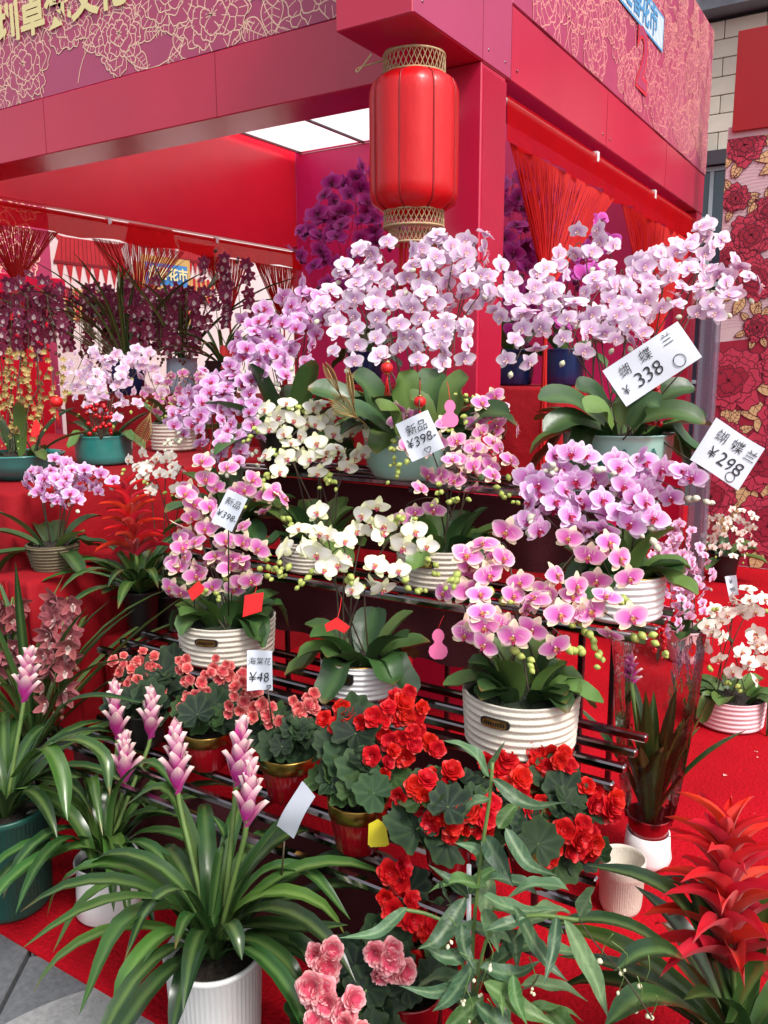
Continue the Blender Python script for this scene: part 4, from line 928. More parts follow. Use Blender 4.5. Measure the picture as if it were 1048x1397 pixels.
def casc(x0, x1, y0, y1, k, n, rg): return [((lerp(x0, x1, (i+.5)/k)+rg.uniform(-5, 5), y0+rg.uniform(-8, 14)), (lerp(x0, x1, (i+.5)/k)+rg.uniform(-14, 14), y1+rg.uniform(-22, 12)), n, rg.uniform(-.15, .1)) for i in range(k)]
rg = random.Random(8)
SH = 1.302
def shelf(px, y=1.05):
    lo, hi = -3.3, -1.9
    best = min(((abs(((V((x/100, y, SH))-CAM).dot(CR)/(V((x/100, y, SH))-CAM).dot(CF))*FPX+524-px), x/100) for x in range(-330, -186)), key=lambda a: a[0]); return V((best[1], y, SH))
cymbidium('burgundy cymbidium with hanging sprays in a dark pot over the dancing-lady orchid', V((-3.0, .85, SH)), 'navy', .24, .22, 'cymdark', .088, casc(-5, 85, 395, 480, 8, 19, rg), 14, 1.0, 61)
cymbidium('burgundy cymbidium with hanging sprays in a blue and white vase', shelf(250), 'bluewhite', .22, .24, 'cymdark', .088, casc(190, 262, 400, 492, 9, 19, rg), 16, 1.0, 62)
cymbidium('burgundy cymbidium with hanging sprays in a dark blue pot above the teal pot', shelf(165), 'navy', .22, .24, 'cymdark', .088, casc(108, 190, 400, 480, 9, 19, rg), 16, 1.0, 63)
cymbidium('upright wine-red cymbidium with two stiff spikes in a black pot', shelf(305, .95), 'dark', .22, .22, 'cymdark', .088, [((297, 440), (293, 350), 16), ((328, 440), (326, 362), 16), ((285, 430), (275, 400), 6)], 22, .55, 64, (25, 80), down=-.1, nb=2, droop=(40, 100))
# rose cymbidium on the floor among the bromeliads
cymbidium('dusty rose cymbidium with two thick flower spikes and long strap leaves', V((-.86, -1.47, .013)), 'dark', .2, .30, 'cymrose', .074, [((92, 815), (80, 960), 22, -.06), ((18, 815), (15, 920), 20, .02), ((-10, 830), (-12, 920), 12), ((85, 840), (95, 900), 8, -.08)], 34, .8, 23, (45, 88), down=.1, nb=3, lat=.42, droop=(15, 60))

# ------------------------------------------------------------------ bromeliads
def bract_mesh(c0, c1, W=.42, cu=.18):
    mb = MB(); rows = []; cols = []
    for i in range(10):
        t = i/9; w = W*(math.sin(math.pi*(t*.9+.1))**.8 if t < 1 else .03)
        rows.append([V((u*w, -(abs(u)**2)*.16+.10*t*t+cu*t**3, t-cu*.25*t**3)) for u in (-1, -.5, 0, .5, 1)]); cols.append([mixc(c0, c1, max(0, (t-.4)/.6)**1.3)]*5)
    mb.grid(rows, 0, cols); return mb.mesh('bract', M_petal)
BR_P = bract_mesh(rgb(190, 34, 140), rgb(248, 226, 216), .5, .06); BR_PD = bract_mesh(rgb(150, 40, 110), rgb(206, 120, 170)); BR_R = bract_mesh(rgb(206, 12, 20), rgb(232, 26, 30), .22, .5); BR_RD = bract_mesh(rgb(170, 8, 18), rgb(220, 18, 24), .25, .42)
def bract_head(root, p0, p1, n, L, rg, m, spread=(75, 12), w=1.0, stemc=M_gstem, base=None):
    ax = (p1-p0); h = ax.length; ax.normalize(); b = MB(); s0 = base if base else p0-ax*.12
    b.tube(curve([s0, s0.lerp(p0, .6), p0, p1], 8), .006, n=6); st = b.build('flower_head', stemc, root)
    x = ax.orthogonal().normalized(); y = ax.cross(x)
    for k in range(n):
        f = k/(n-1); a = 2.39996*k; out = (x*math.cos(a)+y*math.sin(a)); ang = rad(lerp(spread[0], spread[1], f**.8)+rg.uniform(-6, 6))
        d = ax*math.cos(ang)+out*math.sin(ang); xx = d.cross(out); xx = xx.normalized() if xx.length > 1e-3 else x; yy = d.cross(xx)
        if yy.dot(out) < 0: xx, yy = -xx, -yy
        q = Matrix((xx, yy, d)).transposed().to_quaternion(); l = L*lerp(1.0, .8, f)*rg.uniform(.9, 1.1)
        place('bract', rg.choice(m), st, p0.lerp(p1, f*.93)+out*.004, q, (l*w, l, l))
def bromeliad(label, base, potk, dia, h, heads, nl, L, Wd, seed, e=(15, 80), droop=(70, 130), cat='bromeliad', m=(BR_P,), headL=.078, extra=(), az=None, nb=20, spread=(25, 2), w=.46, soil=True):
    rg = random.Random(seed); root = thing('bromeliad_plant', label, cat, base); po, top = pot(root, potk, dia, h); d0 = depth(top)
    c = top+V((0, 0, .01)); rosette_leaves(root, c, nl, L, Wd, rg, e, droop, az=az, fold=.16, r0=.018)
    for pts, wd in extra: leaf_px(root, pts, wd, rg, fold=.16)
    for (x0, y0, x1, y1, dd) in heads: bract_head(root, at(x0, y0, d0+dd), at(x1, y1, d0+dd), nb, headL, rg, list(m), spread, w, base=c+V((rg.uniform(-.02, .02), rg.uniform(-.02, .02), .02)))
    return root
B = onz(292, 1430, .013); B = at(292, 1302, 1.84); B.z = 0
bromeliad('green bromeliad with three pink and cream flower heads in a white fluted pot', B+V((0, 0, .007)), 'flute', .22, .215, [(243, 1085, 240, 1012, .06), (322, 1075, 328, 1005, .04), (336, 1130, 340, 1062, -.06)], 26, .6, .042, 26, (52, 88), (95, 170), extra=[
    ([(280, 1275, 1.84), (235, 1240, 1.76), (165, 1262, 1.66), (108, 1385, 1.6)], .048), ([(280, 1280, 1.83), (225, 1275, 1.7), (175, 1330, 1.62), (158, 1392, 1.6)], .044), ([(290, 1285, 1.8), (268, 1300, 1.7), (248, 1350, 1.62), (232, 1420, 1.58)], .046),
    ([(285, 1265, 1.85), (200, 1195, 1.86), (120, 1225, 1.84), (72, 1300, 1.82)], .04), ([(300, 1270, 1.84), (360, 1262, 1.76), (420, 1268, 1.7), (475, 1262, 1.66)], .046), ([(300, 1265, 1.86), (360, 1190, 1.85), (420, 1190, 1.82), (478, 1255, 1.78)], .04),
    ([(300, 1280, 1.82), (350, 1285, 1.74), (395, 1320, 1.68), (418, 1375, 1.66)], .04), ([(300, 1250, 1.86), (335, 1190, 1.84), (375, 1135, 1.83), (425, 1085, 1.82)], .05), ([(290, 1250, 1.84), (300, 1180, 1.8), (305, 1140, 1.78), (290, 1112, 1.78)], .036),
    ([(285, 1250, 1.88), (255, 1130, 1.9), (220, 1075, 1.9), (170, 1100, 1.9)], .04), ([(300, 1262, 1.86), (400, 1225, 1.84), (460, 1208, 1.84), (525, 1218, 1.84)], .04), ([(285, 1268, 1.84), (250, 1215, 1.74), (205, 1235, 1.68), (170, 1310, 1.64)], .034), ([(295, 1280, 1.8), (310, 1260, 1.7), (322, 1275, 1.66), (330, 1310, 1.64)], .034)])
B = onz(150, 1240, .013)
bromeliad('green bromeliad with three pale flower heads in a small white pot between two others', B, 'plain', .17, .16, [(160, 1010, 157, 948, .05), (205, 1010, 206, 962, .05), (170, 1070, 170, 1022, -.02)], 24, .54, .038, 25, (50, 88), (90, 165), extra=[
    ([(160, 1180, 2.2), (110, 1155, 2.1), (50, 1180, 2.05), (0, 1215, 2.0)], .04), ([(150, 1175, 2.2), (160, 1080, 2.15), (205, 1040, 2.1), (250, 1090, 2.05)], .036), ([(140, 1180, 2.22), (120, 1110, 2.2), (125, 1060, 2.18), (140, 1140, 2.1)], .034)])
B = onz(18, 1232, .013)
bromeliad('green bromeliad with one pink flower head in a tall teal fluted pot', B, 'fluteteal', .235, .30, [(32, 960, 38, 905, .02)], 26, .56, .04, 24, (48, 86), (90, 165), extra=[
    ([(20, 1060, 2.2), (60, 1020, 2.1), (85, 1060, 2.05), (92, 1120, 2.0)], .044), ([(25, 1050, 2.2), (90, 1010, 2.1), (140, 1030, 2.05), (150, 1085, 2.02)], .04), ([(30, 1050, 2.25), (80, 970, 2.25), (130, 950, 2.22), (200, 960, 2.2)], .036)])
bromeliad('scarlet bromeliad with dark strap leaves on the low red step', V((-.78, -1.06, .552)), 'dark', .13, .17, [(186, 760, 172, 672, -.06)], 26, .4, .042, 27, (30, 82), (60, 125), m=(BR_R, BR_RD), headL=.12, nb=40, spread=(56, 4), w=.62)
B = at(1015, 1420, 1.55); B.z = .013
bromeliad('scarlet bromeliad with a tall red star-shaped head and arching leaves on the carpet', B, 'red', .2, .22, [(1000, 1330, 992, 1150, -.06)], 18, .5, .05, 36, (20, 75), (45, 100), m=(BR_R, BR_RD, BR_R), headL=.15, nb=44, spread=(58, 3), w=.6, extra=[
    ([(1000, 1400, 1.5), (940, 1250, 1.5), (880, 1200, 1.52), (800, 1180, 1.55)], .05), ([(990, 1400, 1.48), (930, 1310, 1.42), (880, 1300, 1.4), (838, 1325, 1.38)], .05), ([(985, 1410, 1.46), (920, 1370, 1.36), (870, 1365, 1.32), (825, 1400, 1.3)], .055),
    ([(1000, 1390, 1.5), (965, 1270, 1.52), (945, 1215, 1.54), (900, 1195, 1.58)], .05), ([(990, 1400, 1.5), (900, 1290, 1.5), (820, 1255, 1.5), (740, 1265, 1.5)], .04), ([(1010, 1390, 1.5), (1030, 1290, 1.5), (1045, 1240, 1.5), (1060, 1200, 1.5)], .05), ([(1000, 1395, 1.45), (1030, 1340, 1.4), (1050, 1310, 1.36), (1075, 1310, 1.34)], .055)])
# bromeliad wrapped in clear film, standing in a white pot
B = onz(882, 1176, .013); dw = depth(B); cw = lambda px, py, dd=0: at(px, py, dw+dd)
wr = thing('bromeliad_plant', 'film-wrapped bromeliad with a mauve head, its red pot set in a white planter', 'bromeliad', B)
r0 = 31*dw/FPX; q = MB(); q.lathe([(0, .002), (r0*.8, .002), (r0*.98, .014), (r0*1.04, .03), (r0*.97, .06), (r0*.92, .105), (r0*.86, .105), (r0*.8, .05)], B, 48); q.build('planter', M_pwhite, wr)
q = MB(); q.lathe([(0, .052), (r0*.72, .052), (r0*.8, .1), (r0*.93, .155), (r0*.97, .16), (r0*.9, .16), (r0*.8, .12), (0, .13)], B, 40); q.build('pot', M_redpot, wr)
rgw = random.Random(37); rosette_leaves(wr, B+V((0, 0, .13)), 24, .43, .042, rgw, (76, 89), (0, 40), [rgb(58, 88, 42), rgb(84, 96, 46), rgb(42, 66, 34)], 'strap', M_bleaf, .2, r0=.01)
bract_head(wr, cw(862, 935), cw(860, 900), 18, .045, rgw, [BR_P, BR_PD], (55, 10), .45, base=B+V((0, 0, .2)))
q = MB(); rows = []
for i in range(15):
    t = i/14; z = .14+t*.55; r = lerp(r0*.9, .125, t**.8); rows.append([B+V((r*(1+.07*math.sin(k*1.3+t*3)+.05*math.sin(k*2.9))*math.cos(2*math.pi*k/36), r*(1+.07*math.sin(k*1.3+t*3))*math.sin(2*math.pi*k/36), z+.03*math.sin(k*.52)*t)) for k in range(36)])
q.grid(rows, 0, None, True); q.build('clear_film', film_mat(), wr)
B = onz(846, 1238, .013)
cu = thing('empty_planter', 'empty cream planter with fluted sides standing on the carpet', 'planter', B); pot(cu, 'cup', 62*depth(B)/FPX, .155, False)

# ------------------------------------------------------------------ begonias
def scallop(seed, base, light):
    rg = random.Random(seed); mb = MB(); n = 36; rows = []; cols = []
    for i in range(5):
        f = i/4; r = []; c = []
        for k in range(n):
            a = 2*math.pi*k/n; lob = 1+.09*math.sin(a*9+seed)+.05*math.sin(a*4+seed*2); notch = 1-.55*math.exp(-((a-math.pi*1.5)/.22)**2)
            rr = f*lob*notch*(1+.12*math.sin(a)); v = math.sin(a*9+seed)
            r.append(V((rr*math.cos(a), rr*math.sin(a), .28*f*f+.07*f*v+.08*f*math.sin(a*2+seed)))); c.append(mixc(base, light, (.16 if abs(math.sin(a*4.5)) < .25 else 0)+.12*(f > .95)))
        rows.append(r); cols.append(c)
    mb.grid(rows, 0, cols, True); return mb.mesh('leaf', M_bgleaf)
SC = [scallop(i+1, c, rgb(96, 120, 76)) for i, c in enumerate([rgb(26, 46, 28), rgb(20, 38, 25), rgb(34, 58, 32), rgb(48, 76, 34), rgb(20, 38, 28)])]
def begonia(label, base, potk, dia, h, kind, size, clusters, leaves, nl, Rl, seed, lsize=.045, dd0=0):
    rg = random.Random(seed); root = thing('begonia_plant', label, 'begonia', base); po, top = pot(root, potk, dia, h); d0 = depth(top)+dd0
    stems = MB()
    def put_leaf(p, s, nrm):
        stems.tube(curve([top+V((rg.uniform(-.02, .02), rg.uniform(-.02, .02), 0)), top.lerp(p, .55)+V((0, 0, .02)), p], 5), .0026, n=5)
        place('leaf', rg.choice(SC), root, p, facing(nrm, V((0, 0, 1)) if abs(nrm.normalized().z) < .95 else V((0, 1, 0)), rg.uniform(-.9, .9)), s)
    for (px, py, s, dd) in leaves: put_leaf(at(px, py, d0+dd), s*depth(top)/FPX, VIEW*.8+V((rg.gauss(0, .25), rg.gauss(0, .25), .55)))
    cc = top+V((0, 0, Rl*.5))
    for k in range(nl):
        a = 2.39996*k; el = rg.uniform(.05, 1.2); d = V((math.cos(a)*math.cos(el), math.sin(a)*math.cos(el), math.sin(el)*.8)); put_leaf(cc+d*Rl*rg.uniform(.6, 1), lsize*rg.uniform(.6, 1.15), d*.6+V((0, 0, .55))+VIEW*.3)
    stems.build('stems', M_gstem, root)
    for (px, py, n, sp, dd) in clusters:
        c = at(px, py, d0+dd); b = MB(); b.tube(curve([top, top.lerp(c, .6)+V((0, 0, .015)), c], 6), .0024, n=5); st = b.build('flower_stem', M_gstem, root)
        for k in range(n):
            a = 2.39996*k+rg.uniform(-.3, .3); r = math.sqrt((k+.3)/n)*sp*depth(top)/FPX; off = CR*math.cos(a)*r+CU*math.sin(a)*r; p = c+off*1.15+VIEW*(size*.5-r*.35)+V((rg.gauss(0, .004), rg.gauss(0, .004), 0))
            place('flower', rg.choice(FL[kind]), st, p, facing(VIEW+off*(9/ max(.05, sp*depth(top)/FPX)*.08)+V((rg.gauss(0, .25), rg.gauss(0, .25), .3+rg.gauss(0, .2))), V((0, 0, 1)), rg.uniform(0, 6)), size/2*rg.uniform(.7, 1.1))
    return root
T1 = TZ[0]
B = onz(396, 1085, T1)
begonia('coral begonia with a bamboo stick in a red pot with wide gold rim', B, 'redgold', 82*depth(B)/FPX, .125, 'begcoral', .038, [(330, 955, 9, 22, 0), (365, 975, 7, 16, -.03), (408, 970, 9, 18, 0), (340, 935, 5, 14, .04), (425, 955, 4, 10, .02)], [(395, 1008, 34, -.02), (425, 1010, 26, 0), (360, 1000, 24, 0), (375, 1035, 20, -.03), (410, 1030, 24, -.04), (345, 985, 20, .02)], 14, .085, 41)
q = MB(); q.tube([at(428, 1045, depth(B)), at(426, 950, depth(B))], .003, n=6); q.build('support_stick', M_wood, [o for o in COL.objects if o.get('label', '').startswith('coral begonia with a bamboo')][0])
B = onz(285, 1045, T1)
begonia('coral begonia under the small price card in a dark gold-rimmed pot', B, 'redgold', .135, .11, 'begcoral', .037, [(270, 930, 9, 22, 0), (300, 915, 8, 18, .02), (262, 958, 6, 14, -.03), (322, 925, 7, 16, .03), (250, 905, 4, 10, .05)], [(290, 965, 26, -.02), (310, 955, 26, 0), (270, 985, 22, -.02), (250, 970, 20, 0), (300, 990, 18, -.04)], 14, .09, 42)
B = onz(200, 1015, T1)
begonia('coral begonia with large dark leaves at the end of the steel stand', B, 'dark', .14, .11, 'begcoral', .038, [(178, 912, 12, 24, 0), (200, 905, 6, 16, .02), (210, 950, 5, 14, -.02), (182, 935, 6, 16, -.03)], [(220, 925, 32, 0), (232, 945, 26, 0), (205, 975, 24, -.02), (185, 965, 22, -.02), (235, 905, 24, .03)], 12, .09, 43)
B = onz(489, 1155, T1)
bD = begonia('red begonia with a yellow tag on its gold-rimmed red pot', B, 'redgold', 84*depth(B)/FPX, .125, 'begred', .052, [(520, 982, 5, 24, .02), (565, 978, 5, 20, .04), (520, 1035, 4, 20, -.04), (555, 1010, 5, 22, -.02), (550, 955, 4, 16, .06), (592, 1015, 2, 10, .02), (452, 985, 2, 12, .05), (470, 970, 2, 10, .06)],
    [(485, 1000, 34, .0), (470, 1040, 30, -.02), (455, 1020, 28, .0), (490, 1052, 28, -.06), (462, 1058, 24, -.03), (512, 1062, 24, -.05), (485, 975, 26, .05), (535, 1060, 26, -.03)], 16, .10, 44, .042)
B = onz(612, 1190, T1)
begonia('red begonia with one broad ribbed leaf in a plain red pot beside the yellow tag', B, 'red', .12, .11, 'begred', .054, [(572, 1080, 5, 26, -.02), (600, 1062, 4, 20, .02), (610, 1115, 6, 26, -.06), (655, 1110, 4, 20, -.05), (700, 1078, 4, 22, .0), (675, 1045, 4, 22, .05), (722, 1058, 4, 20, .03)],
    [(568, 1132, 42, -.05), (610, 1150, 34, -.06), (650, 1140, 34, -.04), (580, 1110, 30, .02), (680, 1120, 30, 0), (700, 1095, 30, .02)], 14, .10, 45, .045)
B = onz(728, 1200, T1)
begonia('red begonia in a gold pot at the steel stand end near the empty planter', B, 'redgold', .125, .1, 'begred', .052, [(765, 1038, 5, 18, .04), (740, 1025, 3, 16, .08), (805, 1075, 3, 14, .02), (778, 1138, 4, 20, -.06), (745, 1150, 3, 14, -.05), (730, 1105, 5, 14, -.02), (800, 1145, 4, 14, -.03), (825, 1095, 4, 12, .02)],
    [(770, 1080, 30, 0), (800, 1110, 28, 0), (750, 1060, 26, .03), (790, 1170, 26, -.04), (760, 1180, 30, -.05), (815, 1165, 22, -.02)], 14, .10, 46, .04)
B = at(560, 1420, 1.75); B.z = .013
begonia('red begonia low in front of the steel stand behind the pink roses', B, 'red', .13, .2, 'begred', .054, [(540, 1192, 4, 20, .03), (552, 1245, 4, 24, 0), (585, 1275, 4, 20, -.02), (530, 1225, 2, 12, .02), (620, 1290, 3, 16, 0), (570, 1312, 3, 14, -.04)], [(560, 1215, 28, .05), (600, 1260, 30, .02), (520, 1280, 30, 0), (600, 1320, 30, -.02), (540, 1330, 30, -.03)], 14, .12, 47, .045)
B = at(475, 1470, 1.62); B.z = .013
begonia('pink rose-form begonia with layered blooms standing low at the carpet edge', B, 'dark', .14, .17, 'begrose', .06, [(442, 1305, 4, 22, .02), (462, 1368, 4, 26, -.04), (436, 1340, 3, 16, -.02), (518, 1300, 4, 20, .02), (545, 1312, 2, 10, .03), (482, 1396, 3, 18, -.06), (436, 1388, 3, 16, -.04)],
    [(485, 1320, 26, .02), (500, 1350, 30, 0), (420, 1380, 34, .03), (530, 1350, 32, .02), (510, 1390, 32, 0), (475, 1300, 24, .05)], 12, .10, 48, .042)

# ------------------------------------------------------------------ grey-green climber on a white stake
B = at(640, 1460, 1.5); B.z = .013
cl = thing('climber_plant', 'grey-green climbing plant with long pointed leaves on a white stake', 'plant', B); rgc = random.Random(50)
po, top = pot(cl, 'dark', .2, .2)
q = MB(); q.tube([top+V((0, 0, -.03)), at(640, 1180, 1.5)], .0045, n=6); q.build('stake', M_white, cl)
LC = [rgb(88, 122, 84), rgb(68, 102, 68), rgb(112, 144, 100), rgb(84, 122, 62), rgb(58, 90, 62)]
vines = [[(650, 1420, 1.5), (645, 1300, 1.48), (655, 1180, 1.46), (668, 1090, 1.45), (672, 1040, 1.45)], [(645, 1400, 1.48), (665, 1280, 1.44), (720, 1250, 1.4), (790, 1255, 1.38)], [(640, 1400, 1.5), (625, 1280, 1.5), (590, 1250, 1.5), (545, 1240, 1.5)]]
for v in vines: q = MB(); q.tube(curve([at(*p) for p in v], 16), .0035, n=6); q.build('vine_stem', M_gstem, cl)
for (bx, by, tx, ty, d, wd, sag) in [(668, 1060, 604, 1010, 1.45, .042, 10), (672, 1062, 772, 1095, 1.44, .044, -22), (668, 1090, 632, 1118, 1.43, .036, 6), (680, 1130, 715, 1090, 1.46, .05, 0), (690, 1130, 760, 1195, 1.42, .052, -14), (660, 1140, 700, 1210, 1.46, .05, 0), (655, 1165, 620, 1150, 1.46, .034, 0),
    (640, 1225, 585, 1180, 1.48, .04, 4), (555, 1238, 462, 1280, 1.48, .042, -16), (635, 1225, 570, 1295, 1.42, .056, -20), (640, 1220, 690, 1180, 1.48, .05, 0), (660, 1222, 770, 1240, 1.42, .05, -14), (700, 1235, 775, 1340, 1.40, .05, -20), (660, 1240, 680, 1300, 1.44, .05, 0), (620, 1240, 600, 1200, 1.5, .04, 0),
    (770, 1255, 830, 1390, 1.36, .046, -16), (760, 1250, 742, 1345, 1.37, .042, -8), (790, 1250, 812, 1210, 1.38, .046, 0), (640, 1300, 575, 1290, 1.42, .044, -12), (650, 1310, 590, 1380, 1.42, .05, -12), (655, 1320, 740, 1310, 1.42, .05, -10), (660, 1340, 760, 1400, 1.38, .054, -12), (640, 1340, 545, 1345, 1.42, .046, -14), (650, 1370, 700, 1440, 1.4, .05, 0), (650, 1180, 690, 1150, 1.47, .04, 0), (630, 1260, 650, 1330, 1.42, .05, 0), (665, 1050, 690, 1010, 1.47, .02, 0), (720, 1250, 660, 1270, 1.4, .036, -6), (700, 1330, 720, 1400, 1.38, .04, 0), (660, 1360, 600, 1420, 1.4, .05, -6)]:
    A = at(bx, by, d); T = at(tx, ty, d+rgc.uniform(-.07, .03)); mid = A.lerp(T, .5)+V((0, 0, -sag*d/FPX*-1))
    up = (VIEW*.55+V((rgc.gauss(0, .25), rgc.gauss(0, .25), .8))).normalized()
    blade([A, mid+V((rgc.gauss(0, .008), rgc.gauss(0, .008), 0)), T], wd*rgc.uniform(.5, .72), veincol(rgc.choice(LC)), 'lance', .16, up, 18, 6, wave=.22, ph=rgc.uniform(0, 6)).build('leaf', M_lleaf, cl)
for k in range(26):
    A = at(rgc.uniform(600, 780), rgc.uniform(1210, 1390), rgc.uniform(1.46, 1.56)); a = rgc.uniform(0, 6.28)
    P = arcpath(A, a, rgc.uniform(.09, .15), rgc.uniform(-5, 40), rgc.uniform(40, 90), 4)
    blade(P, rgc.uniform(.028, .042), veincol(rgc.choice(LC)), 'lance', .16, nu=14, nv=6, wave=.22, ph=k).build('leaf', M_lleaf, cl)
BUD['cream'] = bud_mesh(rgb(226, 220, 180), rgb(240, 236, 214))
for (px, py) in [(618, 1280), (668, 1315), (645, 1330), (632, 1362), (695, 1360), (640, 1385), (668, 1390), (655, 1350), (725, 1345), (880, 1340), (845, 1350), (870, 1370), (890, 1385), (820, 1305), (850, 1320)]:
    p = at(px, py, 1.4 if px < 760 else 1.3); q = MB(); q.tube(curve([p+V((rgc.uniform(-.02, .02), rgc.uniform(-.02, .02), .05)), p+V((.006, 0, .025)), p], 4), .001, n=4); st = q.build('flower_stem', M_gstem, cl)
    for k in range(rgc.randint(1, 3)): place('bud', BUD['cream'], st, p+V((rgc.uniform(-.006, .006), rgc.uniform(-.006, .006), rgc.uniform(-.012, 0))), facing(V((rgc.gauss(0, .4), rgc.gauss(0, .4), -1))), rgc.uniform(.005, .009))
q = MB(); q.tube(curve([at(790, 1255, 1.38), at(815, 1290, 1.35), at(850, 1330, 1.3), at(890, 1390, 1.28)], 10), .0014, n=4); q.build('vine_stem', M_stem, cl)
q = MB(); q.tube(curve([at(670, 1330, 1.42), at(700, 1350, 1.4), at(725, 1345, 1.4), at(735, 1330, 1.4)], 10), .0014, n=4); q.build('vine_stem', M_stem, cl)

# ------------------------------------------------------------------ price cards, tags and picks
def card(label, corners, d, lines, name='price_card', stick=None, dds=(0, 0, 0, 0)):
    P = [at(x, y, d+k) for (x, y), k in zip(corners, dds)]; c = sum(P, V((0, 0, 0)))/4; ux = ((P[1]-P[0])+(P[2]-P[3])).normalized(); n = ux.cross(((P[0]-P[3])+(P[1]-P[2]))).normalized()
    vy = n.cross(ux); w = ((P[1]-P[0]).length+(P[2]-P[3]).length)/2; h = ((P[0]-P[3]).length+(P[1]-P[2]).length)/2
    t = thing(name, label, 'price card', c); b = MB(); k = 10
    fr = [[c+ux*(w*(i/k-.5))+vy*(h*(j/4-.5))+n*(.007*math.sin(i*.42+j*.35+w*40)) for j in range(5)] for i in range(k+1)]
    b.grid([r for r in fr]); b.grid([[p-n*.0012 for p in r] for r in fr][::-1]); b.build('card', M_card, t)
    for (s, x, y, size, sh, rot) in lines:
        if s == 'O': 
            q = MB(); q.tube([c+ux*(w*x+size*w*math.cos(a*.35))+vy*(h*y+size*w*math.sin(a*.35))+n*(.0026+.007*math.sin((x+size*math.cos(a*.35)+.5)*4.2+(y+size*w/h*math.sin(a*.35)+.5)*1.4+w*40)) for a in range(19)], .0011, n=4)
        elif s == 'heart':
            q = MB(); q.tube([c+ux*(w*x+size*w*(math.sin(a*.35)**3))+vy*(h*y+size*w*.06*(13*math.cos(a*.35)-5*math.cos(a*.7)-2*math.cos(a*1.05)))+n*(.003+.007*math.sin((x+.5)*4.2+(y+.5)*1.4+w*40)) for a in range(19)], .001, n=4)
        else:
            vs, fs = text_geo(s, size*h, bold=-.006*size*h, shear=sh, wob=.02*size*h, seed=len(s)+x*9); cr, sr = math.cos(rot), math.sin(rot); q = MB()
            q.add([c+ux*(w*x+v.x*cr-v.y*sr)+vy*(h*y+v.x*sr+v.y*cr)+n*(.0030+.007*math.sin(((w*x+v.x)/w+.5)*4.2+((h*y+v.y)/h+.5)*1.4+w*40)) for v in vs], fs, 0, None, False)
        q.build('handwriting', M_ink, t)
    if stick: q = MB(); q.tube([at(*stick[0]), at(*stick[1])], .0022, n=5); q.build('holder_wire', M_stem, t)
    return t
card('wide white price card reading 338 in front of the pale pink orchid', [(832, 502), (930, 435), (951, 491), (846, 558)], 2.3, [('蝴', -.3, .2, .3, .15, .05), ('蝶', -.02, .24, .32, .15, .0), ('兰', .27, .28, .3, .15, 0), ('¥', -.4, -.2, .3, .1, 0), ('338', -.1, -.16, .48, .15, .03), ('O', .27, -.28, .07, 0, 0)], stick=((940, 495, 2.32), (850, 600, 2.45)))
card('tilted white price card reading 298 against the printed backdrop', [(981, 573), (1050, 617), (1003, 664), (936, 624)], 2.4, [('蝴', -.25, .22, .28, .1, 0), ('蝶', .08, .22, .3, .1, 0), ('兰', .36, .2, .26, .1, 0), ('¥', -.25, -.16, .34, .1, 0), ('298', .12, -.16, .4, .12, 0), ('O', .25, -.36, .085, 0, 0)], stick=((960, 640, 2.41), (900, 600, 2.5)))
card('white price card reading 398 hung over the ribbed pot with pink blooms', [(544, 577), (588, 558), (602, 612), (558, 632)], 2.22, [('新品', 0, .2, .28, .1, 0), ('¥398-', 0, -.1, .32, .12, 0), ('heart', .05, -.38, .1, 0, 0)], stick=((572, 560, 2.22), (573, 515, 2.3)))
card('white price card reading 398 standing among the pink blooms over the red tag', [(299, 664), (328, 678), (327, 728), (300, 715)], 2.22, [('新品', 0, .2, .24, .1, 0), ('¥398-', 0, -.18, .25, .12, 0)], stick=((312, 715, 2.23), (312, 840, 2.4)))
card('white price card reading 48 among the coral begonias', [(331, 888), (367, 888), (377, 941), (343, 942)], 2.05, [('海棠花', 0, .22, .2, .1, 0), ('¥48', -.05, -.18, .34, .15, 0), ('heart', .35, -.4, .08, 0, 0)], stick=((365, 940, 2.05), (372, 990, 2.06)))
card('blank-backed white card stuck in the bromeliad leaves, seen nearly edge-on', [(386, 1122), (419, 1062), (421, 1092), (390, 1150)], 1.8, [], dds=(0, -.04, -.04, 0), stick=((388, 1148, 1.8), (384, 1200, 1.82)))
card('small white card standing behind the cream orchid on the carpet', [(991, 787), (1006, 784), (1006, 812), (992, 814)], 3.6, [('¥', 0, .2, .3, 0, 0), ('98', 0, -.2, .3, 0, 0)], stick=((999, 812, 3.6), (997, 880, 3.5)))
def plate2d(name, label, cat, pts, d, m, hole=None, up=True, string=None, th=.0012, group=None):
    c = at(sum(p[0] for p in pts)/len(pts), sum(p[1] for p in pts)/len(pts), d); b = MB(); N = len(pts)
    F = [at(x, y, d) for x, y in pts]; Bk = [at(x, y, d+th) for x, y in pts]
    b.add(F+Bk, [list(range(N))[::-1], list(range(N, 2*N))]+[(i, (i+1) % N, (i+1) % N+N, i+N) for i in range(N)], 0, None, False)
    t = thing(name, label, cat, c, group); b.build('tag_plate', m, t)
    if string: q = MB(); q.tube(curve([at(*s) for s in string], 6), .001, n=4); q.build('string', M_redpap if m is not M_yel else M_stem, t)
    return t
def gourd(cx, cy, s): return [(cx+s*r*math.cos(a), cy+s*y) for r, y, a in []] or [(cx+sg*s*w, cy+s*y) for sg, seq in ((1, 1), (-1, -1)) for (w, y) in [(.12, -1.25), (.3, -1.1), (.42, -.85), (.4, -.6), (.26, -.38), (.3, -.25), (.58, -.02), (.66, .3), (.55, .62), (.28, .82)][::seq]]
plate2d('gourd_tag', 'pink gourd-shaped paper tag hanging beside the widest ribbed pot', 'tag', gourd(598, 883, 20), 2.0, M_pink, string=[(598, 858, 2.0), (603, 845, 2.0), (606, 840, 2.02)])
